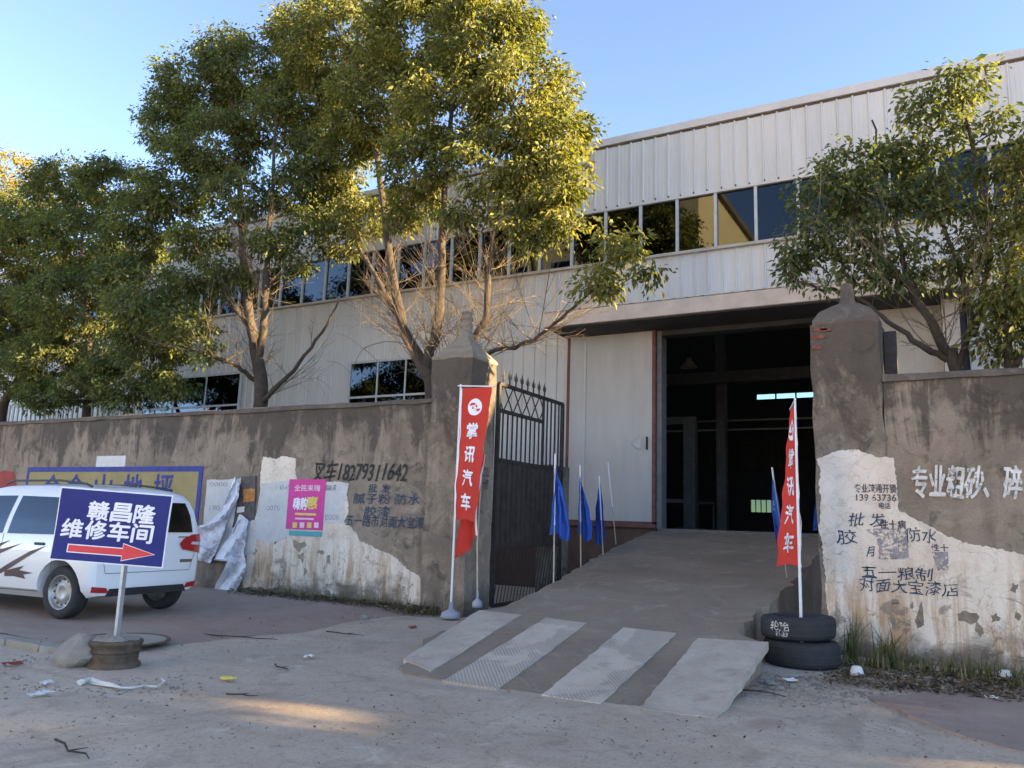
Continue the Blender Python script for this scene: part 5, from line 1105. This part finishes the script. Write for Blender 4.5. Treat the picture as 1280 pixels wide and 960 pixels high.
# sparse tree over the whitewashed wall
YR = 10.9; b5 = PT(1196, 468, YR); f5 = foot(b5)
make_tree('sparse leaning tree spreading over the dark wall and doorway canopy', f5,
    [([f5, b5, PT(1180, 440, YR), PT(1165, 405, YR), PT(1140, 365, YR-.1), PT(1105, 325, YR-.2), PT(1070, 270, YR-.3), PT(1050, 220, YR-.3)], .085, .016),
     ([PT(1185, 450, YR), PT(1150, 430, YR-.1), PT(1110, 400, YR-.2), PT(1075, 375, YR-.3), PT(1040, 360, YR-.3)], .045, .012),
     ([PT(1140, 365, YR-.1), PT(1125, 300, YR), PT(1105, 220, YR), PT(1090, 150, YR)], .04, .012),
     ([b5, PT(1215, 400, YR), PT(1200, 340, YR), PT(1175, 270, YR), PT(1160, 220, YR)], .045, .014), ([PT(1215, 420, YR), PT(1238, 320, YR), PT(1228, 240, YR), PT(1208, 150, YR), PT(1195, 100, YR)], .05, .012)],
    [LB(1065, 205, YR-.3, 42, 35), LB(1110, 195, YR, 38, 28), LB(1030, 250, YR-.3, 38, 32), LB(1090, 260, YR-.2, 48, 30), LB(1145, 240, YR, 34, 26), LB(1010, 300, YR-.3, 34, 30), LB(1060, 310, YR-.3, 40, 26), LB(1120, 310, YR-.2, 40, 24), LB(1000, 340, YR-.3, 22, 18), LB(1090, 345, YR-.3, 40, 16), LB(1160, 130, YR, 30, 30), LB(1205, 105, YR, 36, 32), LB(1180, 165, YR, 36, 22), LB(1050, 355, YR-.4, 28, 12), LB(1240, 150, YR, 24, 18), LB(1170, 265, YR, 30, 22), LB(1195, 215, YR, 30, 24), LB(1185, 320, YR, 30, 20), LB(1150, 345, YR-.1, 30, 16), LB(1220, 280, YR, 26, 26), LB(1135, 190, YR, 30, 24), LB(1215, 345, YR, 24, 22), LB(985, 325, YR-.3, 14, 18), LB(1240, 250, YR, 22, 22)],
    500, 24, M['leaf_dark'], 16, leafL=.078, spread=.185, nbare=16, brooms=26, bare=[LB(1150, 410, YR, 50, 40), LB(1080, 340, YR-.2, 50, 30)], twig_r=.0042, group='trees behind the boundary wall')
b6 = PT(1262, 470, YR-.2); f6 = foot(b6)
make_tree('bushy young tree beyond the sparse leaning tree, over the brushed white characters', f6,
    [([f6, b6, PT(1255, 400, YR-.2), PT(1262, 320, YR-.2), PT(1275, 220, YR-.2)], .06, .014), ([b6, PT(1300, 390, YR-.2), PT(1310, 280, YR-.2)], .04, .012)],
    [LB(1260, 300, YR-.2, 34, 34), LB(1290, 360, YR-.2, 45, 40), LB(1255, 375, YR-.2, 30, 30), LB(1262, 200, YR, 28, 24), LB(1300, 250, YR, 40, 45), LB(1258, 425, YR-.2, 34, 22), LB(1320, 170, YR, 45, 45)], 280, 28, M['leaf'], 17, leafL=.078, spread=.2, group='trees behind the boundary wall')
# unseen trees added out of frame, sized and placed to shade the forecourt
big_tree = [o for o in bpy.data.objects if o.parent is None and str(o.get('label', '')).startswith('tall full-crowned')][0]
dark_tree = [o for o in bpy.data.objects if o.parent is None and str(o.get('label', '')).startswith('tree with forked')][0]
for i, (x, y, src, rz, sc) in enumerate(((6.0, 10.9, dark_tree, 2.1, .52), (9.6, 10.4, big_tree, 4.0, .58), (13.6, 10.9, dark_tree, .8, .70), (18.0, 10.4, big_tree, 1.2, .80), (23.0, 11.0, dark_tree, 3.3, .95), (28.5, 10.9, big_tree, 5.2, 1.0), (34.5, 11.2, dark_tree, 1.9, 1.1))):
    c = copy_to(src, (x, y, -.05), None, (0, 0, rz), (sc,)*3); tag(c, 'added out-of-view tree shading the forecourt, past the bushy young tree', 'tree', 'unseen shade trees added along the wall')
    for ch in src.children: d_ = ch.copy(); col.objects.link(d_); d_.parent = c
# apartment block across the road, seen mirrored in the ribbon windows
ap = thing('apartment_block', 'cream yellow apartment block across the road, mirrored in the ribbon windows', 'building', (-19, -22, 0))
M['cream'] = plain('cream_yellow_render', (.50, .41, .24), .85, .08, .5)
MB().box((-27, -30, 0), (-12.8, -15, 22.5)).build('wall', M['cream'], ap); MB().box((-27.3, -30.3, 22.5), (-12.5, -14.7, 22.9)).build('roof', M['coping'], ap)
for fl_ in range(7):
    for i in range(4):
        z = 1.2+fl_*3.05; x = -25.8+i*3.4; w_ = MB().box((x, -15, z), (x+1.6, -14.93, z+1.6)).build('window', M['frame'], ap); MB().box((x+.07, -14.93, z+.07), (x+1.53, -14.92, z+1.53)).build('pane', M['glass'], w_)

# ================================================================== WEEDS, LITTER
def blades(name, pts, nb, hmin, hmax, spread, mat, seed, label=None, cat=None, kind=None, lean=.45, w=.009):
    r = np.random.default_rng(seed); V = []; Fq = []; var = []; c0 = np.array(pts).mean(0)
    for p in pts:
        for k in range(nb):
            a = r.uniform(0, 2*math.pi); h = r.uniform(hmin, hmax); q = np.array(p)+np.append(r.normal(0, spread, 2), 0); d_ = np.array([math.cos(a), math.sin(a), 0]); le = abs(r.normal(0, lean))*h; s = np.array([-d_[1], d_[0], 0])*w*r.uniform(.5, 1.3)
            n = len(V); m = 4; vv = r.uniform()
            for j in range(m+1):
                t = j/m; c = q+np.array([0, 0, h*(t-.25*t*t*min(1, le/h))])+d_*le*t*t; ww = s*(1-t)**.7; V += [c-ww, c+ww]; var += [vv, vv]
            for j in range(m): Fq.append((n+2*j, n+2*j+1, n+2*j+3, n+2*j+2))
    V = np.array(V); o = tuple(c0); me = np_mesh(name, V-c0, Fq, 4); at = me.attributes.new('leafvar', 'FLOAT', 'POINT'); at.data.foreach_set('value', np.array(var, np.float32))
    ob = finish(me, name, mat, None, o, fixn=False)
    if kind: ob['kind'] = kind
    if label: tag(ob, label, cat)
    return ob
def gp(u, v, z=0.0): p = on_z(u, v, z); return (float(p[0]), min(float(p[1]), WY-.05), z-.01)
blades('grass_tuft', [gp(1066, 830)], 70, .25, .62, .05, M['grass'], 1, 'tall grass tuft growing right beside the stacked tyres', 'grass', lean=.4, w=.007)
blades('grass_tuft', [gp(1112, 836)], 90, .2, .58, .07, M['grass'], 2, 'wide grass tuft at the wall foot below the painted shop name', 'grass', lean=.55, w=.007)
wp = [gp(u, v) for u, v in zip(np.linspace(1050, 1330, 60), 832+np.linspace(0, 26, 60)+rng.normal(0, 5, 60))]
blades('weeds', wp, 9, .05, .24, .09, M['grass'], 3, 'low dry weeds along the foot of the whitewashed wall', 'weeds', 'stuff', .6)
wp = [(float(on_y(u, 760, WY)[0]), WY-.06-abs(rng.normal(0, .10)), .0) for u in np.linspace(352, 560, 46)]
blades('weeds', wp, 10, .04, .26, .07, M['grass'], 4, 'low dry weeds along the wall foot below the pink poster', 'weeds', 'stuff', .6)
def litterfield(name, pts, n, sp, seed, mat, label, size=.05):
    r = np.random.default_rng(seed); pts = np.array(pts); P = pts[r.integers(0, len(pts), n)]+np.concatenate([r.normal(0, sp, (n, 2)), r.uniform(.012, .05, (n, 1))], 1); P[:, 1] = np.minimum(P[:, 1], WY-.05)
    D_ = r.normal(0, 1, (n, 3)); D_[:, 2] *= .3; D_ /= np.linalg.norm(D_, axis=1)[:, None]; Nn = np.array([0, 0, 1.])+r.normal(0, .35, (n, 3)); L = r.uniform(.4, 1.4, n)*size; c0 = pts.mean(0)
    me = leaf_mesh(name, P-c0, D_, Nn, L, L*.5, r.uniform(0, 1, n)); o = finish(me, name, mat, None, tuple(c0), fixn=False); o['kind'] = 'stuff'; return tag(o, label, 'leaf litter')
litterfield('leaf_litter', [gp(u, 838+(u-1050)*.1+dv) for u in range(1048, 1300, 12) for dv in (-6, 4, 14)], 2600, .12, 5, M['debris'], 'dead leaves and dirt banked against the whitewashed wall')
litterfield('leaf_litter', [(float(on_y(u, 760, WY)[0]), WY-.1-k*.12, PV) for u in range(310, 560, 12) for k in (0, 1, 2)], 1900, .10, 6, M['debris'], 'dead leaves and dirt banked along the wall below the poster')
litterfield('leaf_litter', [gp(u, v) for u in range(60, 1250, 90) for v in (870, 900, 930)]+[gp(u, v, PV) for u in range(20, 500, 60) for v in (790, 815)], 260, .5, 8, M['debris'], 'scattered dry leaf bits over the concrete forecourt', .03)
def scrap(u, v, w, h, m, seed, label, z=0.0, cat='litter', name='paper_scrap', group=None):
    r = random.Random(seed); c = on_z(u, v, z); n = 5; V = []
    for j in range(n):
        for i in range(n): V.append((c[0]+w*(i/(n-1)-.5)+r.uniform(-.1, .1)*w, c[1]+h*(j/(n-1)-.5)+r.uniform(-.1, .1)*h, z+.016+r.uniform(0, .35)*min(w, h)))
    a = r.uniform(0, 3); ca, sa_ = math.cos(a), math.sin(a); V = [(c[0]+(x-c[0])*ca-(y-c[1])*sa_, c[1]+(x-c[0])*sa_+(y-c[1])*ca, q) for x, y, q in V]
    o = MB().add(V, [(j*n+i, j*n+i+1, (j+1)*n+i+1, (j+1)*n+i) for j in range(n-1) for i in range(n-1)]).build(name, m, None, org=tuple(c)); s = o.modifiers.new('solid', 'SOLIDIFY'); s.thickness = .003; return tag(o, label, cat, group)
scrap(50, 871, .15, .07, M['paper'], 1, 'flat white paper scrap on the road below the concrete lump'); scrap(58, 857, .09, .06, M['paper'], 2, 'small crumpled white paper beside the concrete lump')
scrap(285, 852, .11, .06, M['leafyellow'], 3, 'small bright yellow scrap on the concrete forecourt'); scrap(386, 823, .12, .07, M['paper'], 4, 'white crumpled scrap on bare concrete between sign and ramp')
scrap(15, 833, .14, .08, M['redpaint'], 5, 'red and white wrapper in the gutter by the kerb'); scrap(147, 836, .06, .05, M['paper'], 6, 'tiny white scrap touching the rusty drum base')
scrap(987, 853, .13, .06, M['paper'], 7, 'white paper scrap on the dirt in front of the tyres'); scrap(1240, 875, .10, .06, M['paper'], 8, 'white scrap among leaves below the whitewashed wall')
scrap(515, 786, .16, .07, M['redpaint'], 9, 'faded red wrapper near the wall foot by the blue banner base'); scrap(105, 805, .16, .1, M['paper'], 10, 'white crumpled bag lying against the sign base', PV)
# knotted strip of rag and twigs on the road
p = [on_z(u, v) for u, v in ((100, 858), (112, 854), (124, 858), (138, 860), (150, 864), (165, 863), (180, 860), (195, 862), (205, 855), (200, 851))]
rg = MB().tube([(q[0], q[1], .02+.015*random.random()) for q in p], [.028, .035, .026, .02, .008, .009, .008, .010, .008, .006], 6).xform(lambda q: (q[0]+random.uniform(-.008, .008), q[1]+random.uniform(-.008, .008), max(.004, q[2]*.8))).build('rag', M['paper'], None, org=tuple(p[3])); tag(rg, 'dirty twisted rag trailing over the road in front of the sign', 'rag')
def twig(u, v, L, seed, label):
    r = random.Random(seed); c = on_z(u, v); a = r.uniform(-.4, .4); P = [(c[0]+L*(k/4-.5)*math.cos(a), c[1]+L*(k/4-.5)*math.sin(a)+r.uniform(-.03, .03), .02+r.uniform(0, .01)) for k in range(5)]
    b = MB().tube(P, [.008, .007, .006, .005, .003], 5); b.tube([P[2], (P[2][0]+.12*L, P[2][1]+.15*L, .03)], [.005, .002], 4); o = b.build('twig', M['bark'], None, org=tuple(c)); tag(o, label, 'twig', 'dry twigs on the forecourt')
for i, (u, v, L, lb) in enumerate(((298, 799, .9, 'long dry twig lying across the edge of the red paving'), (352, 838, .3, 'short dry twig on bare concrete near the yellow scrap'), (300, 873, .25, 'small dry twig on the road just below the yellow scrap'),
        (90, 942, .5, 'forked dry twig on the road in front of the twisted rag'), (945, 868, .5, 'dry twig lying against the corner of the ramp foot'), (430, 795, .5, 'dry twig on the concrete between the poster wall and the ramp'))): twig(u, v, L, i, lb)
# foam bowls by the wall
def bowl(u, v, m2, label):
    c = on_z(u, v); t = thing('foam_bowl', label, 'bowl', (c[0], c[1], .0)); o = MB().lathe([(0, .08), (.038, .078), (.045, .066), (.064, .015), (.068, 0), (.062, .0), (.058, .015)], (0, 0, 0), 24).xform(lambda p: (c[0]+p[0], c[1]+p[1]*.95+p[2]*.35, .01+p[2]*.95+.02*abs(p[1]))).build('shell', M['paper'], t, smooth=True)
    if m2: MB().lathe([(.067, .0), (.0685, .005), (.065, .022)], (0, 0, 0), 24).xform(lambda p: (c[0]+p[0]*1.02, c[1]+p[1]*.97+p[2]*.35, .01+p[2]*.95+.02*abs(p[1]))).build('rim_band', m2, t)
bowl(1071, 845, None, 'upturned plain white foam bowl below the grass tuft'); bowl(1257, 850, M['redpaint'], 'upturned white bowl with a red rim among dead leaves')
def pebbles(pts, n, sp, seed, smin, smax):
    r = np.random.default_rng(seed); pts = np.array(pts); P = pts[r.integers(0, len(pts), n)]+np.concatenate([r.normal(0, sp, (n, 2)), np.zeros((n, 1))], 1); P[:, 1] = np.minimum(P[:, 1], WY-.03); c0 = pts.mean(0)
    oct_ = np.array([(1, 0, 0), (0, 1, 0), (-1, 0, 0), (0, -1, 0), (0, 0, 1), (0, 0, -.6)], float); fc = np.array([(0, 1, 4), (1, 2, 4), (2, 3, 4), (3, 0, 4), (1, 0, 5), (2, 1, 5), (3, 2, 5), (0, 3, 5)])
    sc = r.uniform(smin, smax, (n, 1, 1))*r.uniform(.5, 1.3, (n, 6, 3)); a = r.uniform(0, 6.3, n); ca, sa_ = np.cos(a)[:, None], np.sin(a)[:, None]; V = oct_[None]*sc; X = V[..., 0]*ca-V[..., 1]*sa_; Y = V[..., 0]*sa_+V[..., 1]*ca
    V = np.stack([X, Y, V[..., 2]*.7], -1)+(P-c0)[:, None, :]+np.array([0, 0, .012]); o = finish(np_mesh('gravel', V.reshape(-1, 3), (fc[None]+6*np.arange(n)[:, None, None]).reshape(-1, 3), 3), 'gravel', M['rock'], None, tuple(c0), fixn=False)
    o['kind'] = 'stuff'; return o
tag(pebbles([gp(u, v) for u in range(930, 1060, 12) for v in (850, 862, 874)]+[gp(u, 868) for u in range(1060, 1290, 25)], 900, .14, 1, .004, .02), 'loose grit and gravel around the tyres and ramp corner', 'gravel')
tag(pebbles([gp(u, v) for u in range(10, 240, 20) for v in (828, 845, 862)], 500, .16, 2, .004, .018), 'loose grit in the gutter around the sign base', 'gravel')
tag(pebbles([gp(u, v) for u in range(100, 1250, 60) for v in (880, 910, 945)]+[gp(u, v, PV) for u in range(300, 540, 30) for v in (775, 790, 810)], 1100, .4, 3, .003, .011), 'fine grit strewn over the whole forecourt', 'gravel')
# rubble by the ramp corner
for i, (u, v, s) in enumerate(((962, 856, .05), (975, 862, .035), (935, 872, .03), (1003, 858, .04), (440, 770, .05), (455, 774, .06), (470, 772, .035), (640, 905, .012), (1015, 868, .03))):
    p = on_z(u, v); blob((p[0], p[1], -.01), (s*1.3, s, s*.8), 40+i, 'rubble_stone', M['rock'], ('concrete chip among the grit in front of the stacked tyres' if u > 900 else 'concrete chip in the dead leaves below the diagonal whitewash edge' if u < 600 else 'tiny lone concrete chip on the road before the ramp foot'), 'stone', 2, 'loose concrete chips')
